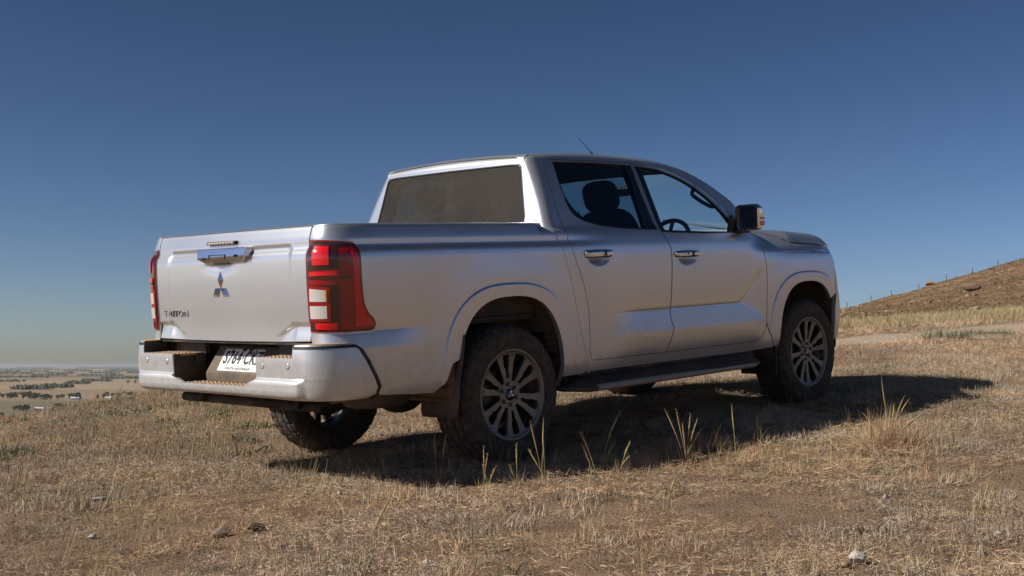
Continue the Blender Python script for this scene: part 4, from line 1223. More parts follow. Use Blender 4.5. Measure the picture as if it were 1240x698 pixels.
# wheel arch liners, mud flaps, chassis -----------------------------------------------
for sg in (-1, 1):
    for cx, a, bb in ((.012, .430, .545), (3.125, .400, .525)):
        L = arch_pts(cx, a + .012, bb + .012, N=160, z0=.40)
        rows = []
        for i, (x, z) in enumerate(L):
            rib = .012 * (1 if (i // 2) % 2 else 0)
            dx, dz = x - cx, z - .385; l = math.hypot(dx, dz)
            rows.append([(x + dx / l * r2, sg * y, z + dz / l * r2) for y, r2 in ((.90 if cx < 1 else .845, .002), (.885 if cx < 1 else .835, .014), (.88, .02 + rib), (.55, .02 + rib), (.545, -.15))])
        b = MB(); b.grid(np.array(rows), smooth=False)
        b.build('wheel_arch_liner', M_LINER, truck)
    # inner walls
    # rear mud flap: starts inside the rear foot of the arch and hangs down
    b = MB()
    rows = []
    for z, x, y0, y1 in ((.74, -.370, .86, .925), (.62, -.395, .80, .930), (.52, -.425, .72, .935), (.46, -.436, .66, .935), (.40, -.440, .645, .932), (.33, -.444, .64, .925), (.298, -.446, .655, .905)):
        rows.append([(x, sg * y, z) for y in np.linspace(y0, y1, 6)])
    b.grid(np.array(rows)); mf = b.build('mud_flap', simple('mud_flap_plastic', (.055, .048, .042), .6, dust=.35), truck)
    s_ = mf.modifiers.new('t', 'SOLIDIFY'); s_.thickness = .012
    b = MB(); b.prism([(sg * .58, .56), (sg * .90, .56), (sg * .895, .25), (sg * .60, .25)], 2.70, 2.71, 'yz'); b.build('mud_flap', M_BLACK, truck)
b = MB()
for sg in (-1, 1):
    b.tube([(-1.10, sg * .44, .56), (-.6, sg * .44, .58), (-.25, sg * .46, .68), (.25, sg * .46, .68), (.6, sg * .44, .50), (3.0, sg * .40, .52), (3.7, sg * .42, .56)], .055, 8, flat=1.4)
b.box((1.5, 0, .46), (2.0, 1.60, .05)); b.box((-.6, 0, .66), (.8, 1.40, .08)); b.box((3.3, 0, .60), (.9, 1.0, .25)); b.box((.05, 0, .80), (.9, 1.06, .02))
b.build('chassis', M_DARK, truck)
b = MB(); b.tube([(0, -.70, .383), (0, .70, .335)], .045, 12); b.superell((0, .05, .383), (.16, .15, .15), (.9, .9)); b.tube([(3.13, -.7, .383), (3.13, .7, .383)], .03, 10)
for sg in (-1, 1):
    b.tube([(-.66, sg * .50, .47), (-.35, sg * .50, .40), (0, sg * .50, .34), (.35, sg * .50, .40), (.64, sg * .50, .47)], .026, 8, flat=1.3)
    b.tube([(-.08, sg * .42, .34), (.10, sg * .40, .72)], .028, 10)
b.build('rear_axle', M_STEEL, truck)
b = MB(); b.tube([(-1.02, -.60, .455), (-.70, -.60, .45), (-.3, -.62, .52), (.6, -.50, .45)], .030, 12); b.superell((-.60, -.46, .44), (.20, .13, .085), (.5, .7)); b.build('exhaust_pipe', M_STEEL, truck)
b = MB(); b.superell((1.1, .45, .42), (.45, .22, .10), (.3, .3)); b.build('fuel_tank', M_DARK, truck)

# interior ---------------------------------------------------------------------------
b = MB(); b.box((1.55, 0, .56), (2.2, 1.62, .04)); b.build('cabin_floor', M_TRIM, truck)
b = MB(); b.box((.455, 0, .92), (.03, 1.5, .72)); b.build('cabin_back_wall', M_TRIM, truck)
rows = [[(x, y, float(zedge(x)) - .035 + .012 * (1 - (y / .6) ** 2)) for y in np.linspace(-.56, .56, 8)] for x in np.linspace(.54, 1.98, 10)]
b = MB(); b.grid(np.array(rows)); b.build('roof_lining', simple('roof_lining_grey', (.10, .10, .10), .9), truck)
def seat(x, y, w, zt, front=True):
    b = MB(); b.superell((x + .20, y, .84), (.27, w, .11), (.5, .5)); s = b.build('seat', M_SEATM, truck)
    Mr = Matrix.Translation((x - .08, y, 1.12)) @ Matrix.Rotation(-.30 if front else -.22, 4, 'Y')
    b = MB(); b.superell((0, 0, 0), (.085, w * .96, .34), (.55, .55), M=Mr); b.build('backrest', M_SEATM, s)
    heads = (0,) if front else (-.36, 0, .36)
    for hy in heads:
        b = MB(); b.superell((0, hy, .43), (.055, .135 if front else .12, .105 if front else .09), (.6, .6), M=Mr)
        b.tube([(0, hy - .05, .30), (0, hy - .05, .40)], .007, 6, M=Mr); b.tube([(0, hy + .05, .30), (0, hy + .05, .40)], .007, 6, M=Mr)
        b.build('headrest', M_SEATM, s)
seat(1.66, -.38, .25, 1.4); seat(1.66, .38, .25, 1.4); seat(.78, 0, .62, 1.4, False)
b = MB(); b.superell((2.62, 0, 1.10), (.28, .74, .17), (.35, .5)); b.superell((2.45, -.38, 1.20), (.16, .20, .09), (.6, .6)); b.box((2.10, 0, .80), (.9, .28, .30), bev=.04)
b.build('dashboard', M_TRIM, truck)
Ms = Matrix.Translation((2.16, -.38, 1.205)) @ Matrix.Rotation(math.radians(-64), 4, 'Y')
b = MB(); b.tube([(.185 * math.cos(t), .185 * math.sin(t), 0) for t in np.linspace(0, 2 * math.pi, 41)], .016, 10, cap=False, M=Ms)
b.superell((0, 0, -.01), (.07, .075, .03), (.7, .7), M=Ms)
for t in (0, math.pi, -math.pi / 2): b.tube([(.05 * math.cos(t + math.pi / 2), .05 * math.sin(t + math.pi / 2), 0), (.18 * math.cos(t + math.pi / 2), .18 * math.sin(t + math.pi / 2), 0)], .014, 8, M=Ms)
b.tube([(0, 0, -.02), (0, 0, -.35)], .03, 8, M=Ms); b.build('steering_wheel', M_TRIM, truck)
for sg, xx in ((-1, 2.30), (1, 2.30)):
    b = MB()
    pts = smoothpoly([(xx - .16, sg * .655, 1.600), (xx - .155, sg * .630, 1.565), (xx - .13, sg * .615, 1.530), (xx + .04, sg * .625, 1.462), (xx + .10, sg * .645, 1.462), (xx + .13, sg * .675, 1.485)], False, 5)
    b.tube(pts, .014, 8); b.build('grab_handle', simple('grab_handle_grey', (.06, .07, .08), .6), truck)
b = MB(); b.superell((2.12, .0, 1.60), (.02, .12, .035), (.5, .5)); b.build('rear_view_mirror', M_BLACK, truck)
# ------------------------------------------------------------------ terrain height
def vnoise(x, y, seed=0):
    """smooth value noise on a unit lattice, -1..1"""
    xi = np.floor(x).astype(np.int64); yi = np.floor(y).astype(np.int64)
    xf = x - xi; yf = y - yi
    def h(a, b):
        n = (a * 374761393 + b * 668265263 + seed * 1274126177) & 0x7fffffff
        n = ((n ^ (n >> 13)) * 1274126177) & 0x7fffffff
        return ((n ^ (n >> 16)) & 0xffff) / 32767.5 - 1
    u = xf * xf * (3 - 2 * xf); v = yf * yf * (3 - 2 * yf)
    return (h(xi, yi) * (1 - u) + h(xi + 1, yi) * u) * (1 - v) + (h(xi, yi + 1) * (1 - u) + h(xi + 1, yi + 1) * u) * v
def fbm(x, y, oct=4, seed=0, gain=.5):
    o = 0; a = 1; t = 0
    for i in range(oct):
        o = o + a * vnoise(x * 2 ** i + 17.3 * i, y * 2 ** i - 9.1 * i, seed + i); t += a; a *= gain
    return o / t
PLAIN = -45.0
def height(X, Y, fine=True):
    X = np.asarray(X, float); Y = np.asarray(Y, float)
    Xc = X - .6334; Yc = Y + 7.5909
    P = .03882 * np.minimum(X, 140) + .07990 * Y - .12 * np.maximum(X - 140, 0)
    # the brow on the left: the slope rounds over and falls to the plain
    s = np.maximum(-.9 * Xc + .3 * Yc - 4.5, 0); sL = 9.0; k = .0205
    L = np.where(s < sL, k * s * s, k * sL * sL + 2 * k * sL * (s - sL))
    # the hill that climbs on the right, crest about 170 m away
    Yp = np.maximum(Yc, 1.0); t = np.clip(Xc / Yp, -.2, .75)
    d = np.clip(Yp, 1, 172)
    a17 = .0205 + .083 * (t - .2645); asky = .0455 + .275 * (t - .2645) - .10 * np.maximum(t - .41, 0)
    g = np.interp(d, [17, 45, 90, 172], [0, .18, .46, 1.0])
    F = .516 + d * (a17 + (asky - a17) * g) - .18 * np.maximum(Yp - 172, 0)
    w = sstep(.06, .20, t) * sstep(13, 34, Yc)
    Z = (P - L) * (1 - w) + F * w
    Z = Z + w * sstep(30, 90, Yc) * (.45 * fbm(X / 14, Y / 14, 3, 5) + .25 * fbm(X / 4, Y / 4, 2, 9))
    # the hill goes on climbing to the right of the picture
    xo = np.maximum(X - np.maximum(13.0, .5 * Yc + 6.0), 0) * sstep(-60, -10, Yc)
    Z = Z + np.where(xo < 60, .0009 * xo ** 2 / (1 + .004 * xo) + .05 * xo, 5.613 - .14 * (xo - 60))
    pl = PLAIN + .8 * fbm(X / 900, Y / 900, 2, 3) - 0
    q = 6.0     # smooth maximum with the plain
    m = np.maximum(Z, pl)
    Z = m + np.log1p(np.exp(-np.abs(Z - pl) / q)) * q * np.where(m < 0, 1, 0) * sstep(30, 120, np.hypot(Xc, Yc))
    R = np.hypot(Xc, Yc - 6)
    near = 1 - sstep(25, 60, R)
    Z = Z - .062 * np.exp(-((X + .80) / 1.25) ** 2 - ((Y - .62) / 1.05) ** 2)      # hollow under the left rear wheel
    if fine:
        Z = Z + near * (.035 * fbm(X / 2.6, Y / 2.6, 3, 21) * sstep(.5, 3, R) + .018 * fbm(X / .42, Y / .42, 3, 31) * sstep(.3, 1.2, R) + .012 * np.maximum(fbm(X / .13, Y / .13, 2, 41), 0))
    return Z
# ==BPY
def axis(lo, hi, step, n1, g1, n2, g2):
    a = list(np.arange(lo, hi + 1e-6, step))
    st = step; x = a[-1]; right = []
    for i in range(n1): st *= g1; x += st; right.append(x)
    for i in range(n2): st *= g2; x += st; right.append(x)
    return a, right, st
def make_axis(lo, hi, step, end=62000.0, mid=260.0):
    a = list(np.arange(lo, hi + 1e-6, step))
    def grow(start):
        st = step; x = 0; out = []
        while x < mid: st *= 1.035; x += st; out.append(x)
        while x < end: st *= 1.16; x += st; out.append(min(x, end))
        return out
    g = grow(0)
    return np.array([lo - v for v in g[::-1]] + a + [a[-1] + v for v in g])
ax = make_axis(-6.5, 7.0, .055); ay = make_axis(-4.6, 8.0, .055)
GX, GY = np.meshgrid(ax, ay, indexing='ij')
GZ = height(GX, GY)
nx_, ny_ = GX.shape
co = np.stack([GX, GY, GZ], -1).reshape(-1, 3)
idx = (np.arange(nx_ - 1)[:, None] * ny_ + np.arange(ny_ - 1)[None]).ravel()
quads = np.stack([idx, idx + ny_, idx + ny_ + 1, idx + 1], 1)
HT = float(GZ.max()) + 2.0; print('highest ground', HT)
gm = bpy.data.meshes.new('ground')
gm.vertices.add(len(co)); gm.vertices.foreach_set('co', co.ravel())
gm.loops.add(quads.size); gm.loops.foreach_set('vertex_index', quads.ravel().astype(np.int32))
gm.polygons.add(len(quads)); gm.polygons.foreach_set('loop_start', np.arange(0, quads.size, 4, dtype=np.int32))
gm.polygons.foreach_set('use_smooth', np.ones(len(quads), bool))
gm.update(); gm.validate()
XC = GX - .6334; YC = GY + 7.5909
def track_mask(X, Y):
    """pale wheel track that crosses below the hill"""
    c = np.interp(X, [2, 4.76, 5.67, 6.5, 7.5, 10, 16, 40], [7.2, 8.0, 8.28, 8.75, 9.25, 10.4, 13, 22])
    wv = np.interp(X, [2, 5, 7.5, 12], [.40, .65, 1.35, 2.0])
    e = fbm(X / .8, Y / .8, 3, 77) * .35
    return (1 - sstep(.6, 1.25, np.abs(Y - c) / wv + e)) * sstep(1.0, 3.0, X)
trk = track_mask(GX, GY)
hil = sstep(.06, .2, XC / np.maximum(YC, 1)) * sstep(26, 60, YC)
pla = 1 - sstep(-44, -30, GZ)
at = gm.color_attributes.new('zones', 'FLOAT_COLOR', 'POINT')
at.data.foreach_set('color', np.stack([trk, hil, pla, np.ones_like(trk)], -1).reshape(-1).astype(np.float32))
go = bpy.data.objects.new('ground', gm); COL.objects.link(go)
tag(go, 'dry grassy hillside and wide plain', kind='structure')

def ground_mat():
    m, nt, b = mat('dry_ground')
    pos = worldpos(nt)
    za = N(nt, 'ShaderNodeAttribute'); za.attribute_name = 'zones'
    sp_ = N(nt, 'ShaderNodeSeparateColor'); nt.links.new(za.outputs['Color'], sp_.inputs[0])
    n1 = noise(nt, .55, 6, .6, pos); n2 = noise(nt, 4.0, 6, .65, pos); n3 = noise(nt, 26, 6, .75, pos); n4 = noise(nt, 170, 4, .8, pos)
    soil = mixc(nt, mapr(nt, n4, .35, .65), (.20, .118, .075), (.58, .37, .24))
    vc = N(nt, 'ShaderNodeTexVoronoi'); vc.inputs['Scale'].default_value = 75; nt.links.new(pos, vc.inputs['Vector'])
    soil = mixc(nt, math_(nt, 'MULTIPLY', sepxyz(nt, vc.outputs['Color'])['X'], .8), soil, mixc(nt, n3, (0.132, 0.076, 0.043), (0.572, 0.408, 0.258)))
    straw = mixc(nt, n4, (.30, .195, .125), (.66, .455, .30))
    grey = mixc(nt, n4, (0.236, 0.167, 0.096), (0.582, 0.426, 0.251))
    c = mixc(nt, mapr(nt, n2, .42, .60), soil, straw)
    c = mixc(nt, mapr(nt, n1, .48, .64, 0, .75), c, grey)
    c = mixc(nt, mapr(nt, noise(nt, 60, 3, .6, pos), .66, .72, 0, .8), c, (.42, .37, .32))
    # pale track
    tc = mixc(nt, n3, (.66, .49, .34), (.85, .67, .49))
    c = mixc(nt, sp_.outputs[0], c, tc)
    # stony hill: reddish soil, grey scrub, pale stones
    h1 = noise(nt, .22, 6, .7, pos); h2 = noise(nt, 1.1, 6, .75, pos); h3 = noise(nt, 3.6, 4, .7, pos)
    hc = mixc(nt, mapr(nt, h2, .40, .62), (0.257, 0.154, 0.086), (0.602, 0.383, 0.217))
    hc = mixc(nt, mapr(nt, h1, .50, .68, 0, .7), hc, (.24, .17, .09))
    hc = mixc(nt, mapr(nt, h3, .60, .68, 0, .8), hc, (.40, .30, .22))
    hc = mixc(nt, mapr(nt, h3, .40, .33, 0, .8), hc, (.06, .042, .028))
    c = mixc(nt, sp_.outputs[1], c, hc)
    # the plain: large paddocks
    mp = N(nt, 'ShaderNodeMapping'); mp.inputs['Scale'].default_value = (1 / 900., 1 / 620., 0); mp.inputs['Rotation'].default_value = (0, 0, .35)
    nt.links.new(pos, mp.inputs[0])
    v = N(nt, 'ShaderNodeTexVoronoi'); v.distance = 'CHEBYCHEV'; v.inputs['Scale'].default_value = 1.0; v.inputs['Randomness'].default_value = .8
    nt.links.new(mp.outputs[0], v.inputs['Vector'])
    vs = sepxyz(nt, v.outputs['Color'])
    f = ramp(nt, vs['X'], [(0, (0.368, 0.267, 0.168)), (.25, (0.414, 0.301, 0.192)), (.42, (0.258, 0.185, 0.116)), (.58, (0.322, 0.232, 0.144)), (.72, (0.152, 0.120, 0.076)), (.85, (0.386, 0.284, 0.180)), (1, (0.221, 0.163, 0.096))], 'CONSTANT')
    f = mixc(nt, mapr(nt, noise(nt, .02, 5, .6, pos), .3, .7, 0, .35), f, (.20, .17, .11))
    xyz = sepxyz(nt, pos)
    # grey-green paddocks at the foot of the hill, and the ploughed red one
    near = mapr(nt, xyz['Y'], 1750, 1560, 0, 1)
    f = mixc(nt, near, f, mixc(nt, noise(nt, .012, 5, .6, pos), (.15, .135, .080), (.235, .20, .125)))
    strip = math_(nt, 'MULTIPLY', mapr(nt, xyz['Y'], 1140, 1120, 0, 1), math_(nt, 'MULTIPLY', mapr(nt, xyz['X'], -330, -350, 0, 1), mapr(nt, xyz['X'], -640, -620, 0, 1)))
    f = mixc(nt, strip, f, (.19, .085, .05))
    c = mixc(nt, sp_.outputs[2], c, f)
    nt.links.new(c, b.inputs['Base Color'])
    b.inputs['Roughness'].default_value = .95; b.inputs['Specular IOR Level'].default_value = .15
    bm1 = N(nt, 'ShaderNodeBump'); bm1.inputs['Strength'].default_value = 1.0; bm1.inputs['Distance'].default_value = .05
    nt.links.new(n3, bm1.inputs['Height'])
    bm2 = N(nt, 'ShaderNodeBump'); bm2.inputs['Strength'].default_value = 1.0; bm2.inputs['Distance'].default_value = .012
    nt.links.new(math_(nt, 'SUBTRACT', n4, math_(nt, 'MULTIPLY', vc.outputs['Distance'], 1.2)), bm2.inputs['Height']); nt.links.new(bm1.outputs[0], bm2.inputs['Normal'])
    bm3 = N(nt, 'ShaderNodeBump'); bm3.inputs['Distance'].default_value = 1.2
    nt.links.new(math_(nt, 'MULTIPLY', sp_.outputs[1], .9), bm3.inputs['Strength'])
    nt.links.new(h2, bm3.inputs['Height']); nt.links.new(bm2.outputs[0], bm3.inputs['Normal'])
    nt.links.new(bm3.outputs[0], b.inputs['Normal'])
    return m
gm.materials.append(ground_mat())

# ------------------------------------------------------------------ grass
def blade_mat(name, cols, var=.35, trans=.25):
    m, nt, b = mat(name)
    oi = N(nt, 'ShaderNodeObjectInfo')
    at_ = N(nt, 'ShaderNodeAttribute'); at_.attribute_name = 'tone'
    n1 = noise(nt, .9, 4, .6, worldpos(nt))
    r = math_(nt, 'FRACT', math_(nt, 'ADD', math_(nt, 'MULTIPLY', oi.outputs['Random'], .55), math_(nt, 'MULTIPLY', at_.outputs['Fac'], .45)))
    c = ramp(nt, r, [(i / (len(cols) - 1), q) for i, q in enumerate(cols)])
    c = mixc(nt, mapr(nt, n1, .40, .62, 0, .45), c, mixc(nt, .5, cols[0], (.17, .125, .09)))
    nt.links.new(c, b.inputs['Base Color']); b.inputs['Roughness'].default_value = .75; b.inputs['Specular IOR Level'].default_value = .25
    return m
M_STRAW = blade_mat('dry_straw', [(.27, .165, .095), (.54, .36, .20), (.80, .56, .335), (.40, .27, .165), (.84, .62, .39), (.30, .20, .12)])
M_GREYG = blade_mat('dead_grey_grass', [(.24, .18, .125), (.45, .36, .26), (.62, .51, .385), (.31, .24, .175)])
M_TALL = blade_mat('tall_straw', [(.28, .20, .09), (.44, .34, .15), (.52, .41, .20), (.33, .27, .12)])
M_HILLG = blade_mat('yellow_hill_grass', [(.34, .26, .125), (.46, .37, .19), (.52, .42, .24), (.25, .22, .11)])
M_GREEN = blade_mat('grey_green_leaf', [(.10, .12, .06), (.16, .18, .10), (.22, .23, .15), (.30, .27, .18)])
M_SCRUB = blade_mat('brown_scrub', [(0.151, 0.107, 0.057), (0.254, 0.178, 0.094), (0.348, 0.248, 0.133), (0.197, 0.153, 0.084)])
def blades(n, rad, l0, l1, w0, w1, up0, up1, seed, curl=.4, segs=2, heads=False):
    """n thin blades around the origin: up = elevation angle range of the blade in degrees"""
    r = np.random.default_rng(seed); V = []; F = []; T = []
    for i in range(n):
        a = r.uniform(0, 2 * math.pi); q = rad * math.sqrt(r.uniform()); p = np.array([q * math.cos(a), q * math.sin(a), -.004])
        th = r.uniform(0, 2 * math.pi); el = math.radians(r.uniform(up0, up1)); L = r.uniform(l0, l1); w = r.uniform(w0, w1)
        d = np.array([math.cos(th) * math.cos(el), math.sin(th) * math.cos(el), math.sin(el)])
        sdv = np.array([-math.sin(th), math.cos(th), 0]); tw = r.uniform(-1, 1)
        sdv = sdv * math.cos(tw) + np.cross(d, sdv) * math.sin(tw)
        k = len(V); tone = r.uniform()
        if el < .5: p[2] += r.uniform(.0, .02)
        for s in range(segs + 1):
            t = s / segs; ww = w * (1 - t) ** .7 * .5 if not heads else w * .5 * (.5 if t < .7 else 1.6 * (1 - t) / .3 + .15)
            V += [p - sdv * ww, p + sdv * ww]; T += [tone, tone]
            p = p + d * (L / segs); d = d + np.array([0, 0, -curl * L / segs * 3 if el > .3 else -curl * .05]); d = d / np.linalg.norm(d)
            if el <= .5: p[2] = max(p[2], .001)
        for s in range(segs): F.append((k + 2 * s, k + 2 * s + 1, k + 2 * s + 3, k + 2 * s + 2))
    return np.array(V), F, np.array(T)
def blade_mesh(name, parts, m):
    V = []; F = []; T = []; n = 0
    for v, f, t in parts:
        V.append(v); F += [tuple(i + n for i in q) for q in f]; T.append(t); n += len(v)
    me = bpy.data.meshes.new(name); me.from_pydata(np.concatenate(V).tolist(), [], F)
    a = me.attributes.new('tone', 'FLOAT', 'POINT'); a.data.foreach_set('value', np.concatenate(T).astype(np.float32))
    me.materials.append(m); me.update()
    return me
def scatter(name, tmpl_mesh, P, scl, label, tilt=.15, sz=None, seed=0):
    """instances of one clump at the given world points (geometry nodes), as one object of kind stuff"""
    r = np.random.default_rng(seed); n = len(P)
    tmp = bpy.data.objects.new(name + '_clump', tmpl_mesh)
    me = bpy.data.meshes.new(name); me.vertices.add(n); me.vertices.foreach_set('co', P.ravel())
    rot = np.stack([r.uniform(-tilt, tilt, n), r.uniform(-tilt, tilt, n), r.uniform(0, 2 * math.pi, n)], 1)
    sv = np.stack([scl, scl, scl if sz is None else sz], 1)
    for nm, d in (('rot', rot), ('scl', sv)):
        a = me.attributes.new(nm, 'FLOAT_VECTOR', 'POINT'); a.data.foreach_set('vector', d.ravel().astype(np.float32))
    me.materials.append(tmpl_mesh.materials[0])
    o = bpy.data.objects.new(name, me); COL.objects.link(o)
    ng = bpy.data.node_groups.new(name, 'GeometryNodeTree')
    ng.interface.new_socket('Geometry', in_out='INPUT', socket_type='NodeSocketGeometry')
    ng.interface.new_socket('Geometry', in_out='OUTPUT', socket_type='NodeSocketGeometry')
    gi = ng.nodes.new('NodeGroupInput'); g_o = ng.nodes.new('NodeGroupOutput')
    ip = ng.nodes.new('GeometryNodeInstanceOnPoints'); oi = ng.nodes.new('GeometryNodeObjectInfo'); oi.inputs['Object'].default_value = tmp
    ar = ng.nodes.new('GeometryNodeInputNamedAttribute'); ar.data_type = 'FLOAT_VECTOR'; ar.inputs['Name'].default_value = 'rot'
    as_ = ng.nodes.new('GeometryNodeInputNamedAttribute'); as_.data_type = 'FLOAT_VECTOR'; as_.inputs['Name'].default_value = 'scl'
    ng.links.new(gi.outputs[0], ip.inputs['Points']); ng.links.new(oi.outputs['Geometry'], ip.inputs['Instance'])
    ng.links.new(ar.outputs['Attribute'], ip.inputs['Rotation']); ng.links.new(as_.outputs['Attribute'], ip.inputs['Scale'])
    ng.links.new(ip.outputs[0], g_o.inputs[0])
    md = o.modifiers.new('scatter', 'NODES'); md.node_group = ng
    tag(o, label, kind='stuff')
    return o
def region(n, y0, y1, hx, x_off=1.5, seed=0, reject=None, xmin=None):
    r = np.random.default_rng(seed); out = []; c = 0
    while c < n:
        Yc = np.sqrt(r.uniform(y0 ** 2, y1 ** 2, n)); Xc = r.uniform(-1, 1, n) * (hx * Yc + x_off)
        X = Xc + .6334; Y = Yc - 7.5909
        ok = r.uniform(size=n) > track_mask(X, Y) * 1.2
        if reject is not None: ok &= ~reject(X, Y, r)
        if xmin is not None: ok &= Xc > xmin
        out.append(np.stack([X, Y], 1)[ok]); c += ok.sum()
    P = np.concatenate(out)[:n]
    return np.column_stack([P, height(P[:, 0], P[:, 1])])
def patch(X, Y, sc, seed, lo=-.1, hi=.25): return sstep(lo, hi, fbm(X / sc, Y / sc, 3, seed))
litA = blade_mesh('litter', [blades(110, .17, .015, .06, .0012, .0024, 0, 25, 1), blades(26, .16, .02, .055, .0012, .0022, 25, 80, 2)], M_STRAW)
litB = blade_mesh('litter', [blades(120, .16, .010, .035, .0014, .0035, 0, 35, 3), blades(34, .15, .015, .04, .0012, .0025, 25, 80, 4)], M_GREYG)
tufA = blade_mesh('tuft', [blades(46, .055, .03, .09, .0013, .0024, 35, 88, 5)], M_STRAW)
tufB = blade_mesh('tuft', [blades(40, .07, .03, .075, .0018, .0035, 25, 85, 6)], M_GREYG)
P = region(6500, 3.2, 14.5, .50, 1.8, 1, lambda X, Y, r: r.uniform(size=X.shape) > .10 + .90 * patch(X, Y, .7, 55, -.30, .12)); scatter('dry_grass_litter', litA, P, RNG.uniform(.55, 1.2, len(P)), 'matted dry straw lying over the slope', seed=1)
P = region(8500, 3.2, 14.5, .50, 1.8, 2, lambda X, Y, r: r.uniform(size=X.shape) > patch(X, Y, .8, 51, -.25, .2)); scatter('grey_grass_litter', litB, P, RNG.uniform(.6, 1.25, len(P)), 'dead grey grass and leaf litter', seed=2)
P = region(2200, 3.2, 15, .50, 1.8, 3, lambda X, Y, r: r.uniform(size=X.shape) > patch(X, Y, .8, 61, -.2, .4)); scatter('short_grass', tufA, P, RNG.uniform(.5, 1.15, len(P)), 'short tufts of dry grass', seed=3)
P = region(3200, 3.2, 15, .50, 1.8, 4, lambda X, Y, r: r.uniform(size=X.shape) > patch(X, Y, .7, 71, -.1, .4)); scatter('low_grey_tufts', tufB, P, RNG.uniform(.6, 1.3, len(P)), 'low grey tufts of dead grass', seed=4)
grn = blade_mesh('tuft', [blades(34, .06, .02, .07, .002, .004, 25, 88, 16)], M_GREEN)
P = region(900, 3.2, 14, .50, 1.8, 12, lambda X, Y, r: r.uniform(size=X.shape) > patch(X, Y, .6, 63, 0, .45)); scatter('olive_tufts', grn, P, RNG.uniform(.6, 1.4, len(P)), 'small olive green tufts between the straw', seed=12)
P = region(1300, 3.4, 11, .50, 1.5, 13, lambda X, Y, r: r.uniform(size=X.shape) > patch(X, Y, 1.3, 65, -.2, .4) + np.exp(-((Y + 1.0 - .25 * (X - .5)) / .35) ** 2) * (X > -.6))
thin = blade_mesh('stems', [blades(7, .06, .10, .24, .0016, .0026, 50, 88, 17, .5, 3, True)], M_TALL); scatter('thin_stems', thin, P, RNG.uniform(.45, 1.25, len(P)), 'thin bent straw stems standing here and there', seed=13)
# further up the slope: coarser clumps
midA = blade_mesh('tuft', [blades(70, .22, .03, .11, .003, .006, 4, 70, 7)], M_STRAW)
midB = blade_mesh('tuft', [blades(56, .22, .03, .09, .003, .007, 4, 60, 8)], M_GREYG)
P = region(9000, 13, 46, .50, 2, 5, lambda X, Y, r: (X < -9)); scatter('dry_grass_upslope', midA, P, RNG.uniform(.6, 1.3, len(P)), 'dry grass further up the slope', seed=5)
P = region(5000, 13, 46, .50, 2, 6, lambda X, Y, r: (X < -9)); scatter('grey_grass_upslope', midB, P, RNG.uniform(.6, 1.4, len(P)), 'grey dead grass further up the slope', seed=6)
# band of taller yellow grass beyond the track, and the scrub of the hill
yel = blade_mesh('tuft', [blades(40, .30, .05, .16, .003, .006, 35, 88, 9, .25)], M_HILLG)
def rej_band(X, Y, r):
    Yc = Y + 7.59; Xc = X - .63
    return (Xc < 3) | (r.uniform(size=X.shape) > patch(X, Y, 5, 81, -.15, .3))
P = region(6000, 19, 40, .50, 2, 7, rej_band); scatter('yellow_grass_band', yel, P, RNG.uniform(.6, 1.2, len(P)), 'band of taller yellow grass beyond the track', seed=7)
scr = blade_mesh('scrub', [blades(60, .45, .06, .28, .02, .045, 5, 70, 10)], M_SCRUB)
P = region(5200, 55, 176, .50, 2, 8, lambda X, Y, r: (X < 8) | (r.uniform(size=X.shape) > patch(X, Y, 11, 91, -.3, .3))); scatter('hill_scrub', scr, P, RNG.uniform(.5, 1.3, len(P)), 'low brown scrub on the stony hill', seed=8)
P = region(3000, 44, 176, .50, 2, 9, lambda X, Y, r: (X < 8)); scatter('hill_grass', yel, P, RNG.uniform(.5, 1.4, len(P)), 'thin yellow grass on the stony hill', seed=9)
# brow on the left: taller stems against the plain
brow = blade_mesh('tuft', [blades(24, .12, .04, .14, .0028, .005, 35, 85, 12, .3), blades(4, .12, .12, .26, .003, .005, 60, 88, 13, .3, 3, True)], M_HILLG)
P = region(1100, 8.0, 17, .50, 1, 10, lambda X, Y, r: (X > -1.2) | (r.uniform(size=X.shape) > patch(X, Y, 1.2, 95, -.25, .3))); scatter('brow_grass', brow, P, RNG.uniform(.35, .95, len(P)), 'taller yellow-green grass along the brow on the left', seed=10)
bro2 = blade_mesh('weed', [blades(40, .10, .03, .08, .010, .018, 10, 80, 14, .3)], M_GREEN)
P = region(420, 8, 15, .50, 1, 11, lambda X, Y, r: (X > -1.0) | (r.uniform(size=X.shape) > patch(X, Y, .9, 97, 0, .4))); scatter('brow_weeds', bro2, P, RNG.uniform(.5, 1.2, len(P)), 'grey-green weeds low on the brow', seed=11)

# ------------------------------------------------------------------ stones
def stone_mesh(name, seed, m, flat=.6, sub=2, rough=.35):
    bm = bmesh.new(); bmesh.ops.create_icosphere(bm, subdivisions=sub, radius=.5)
    r = random.Random(seed)
    for _ in range(13):     # cut facets
        n = Vector((r.uniform(-1, 1), r.uniform(-1, 1), r.uniform(-1, 1))).normalized(); d = r.uniform(.20, .38)
        for v in bm.verts:
            k = v.co.dot(n) - d
            if k > 0: v.co -= n * k * .92
    for v in bm.verts:
        v.co *= 1 + r.uniform(-.04, .04); v.co.z *= flat
    me = bpy.data.meshes.new(name); bm.to_mesh(me); bm.free(); me.materials.append(m)
    return me
def stone_mat(name, a, c):
    m, nt, b = mat(name); co_ = objco(nt)
    nt.links.new(mixc(nt, mapr(nt, noise(nt, 7, 6, .65, co_), .35, .65), a, c), b.inputs['Base Color']); b.inputs['Roughness'].default_value = .9
    bump(nt, b, noise(nt, 22, 5, .65, co_), .6, .04)
    return m
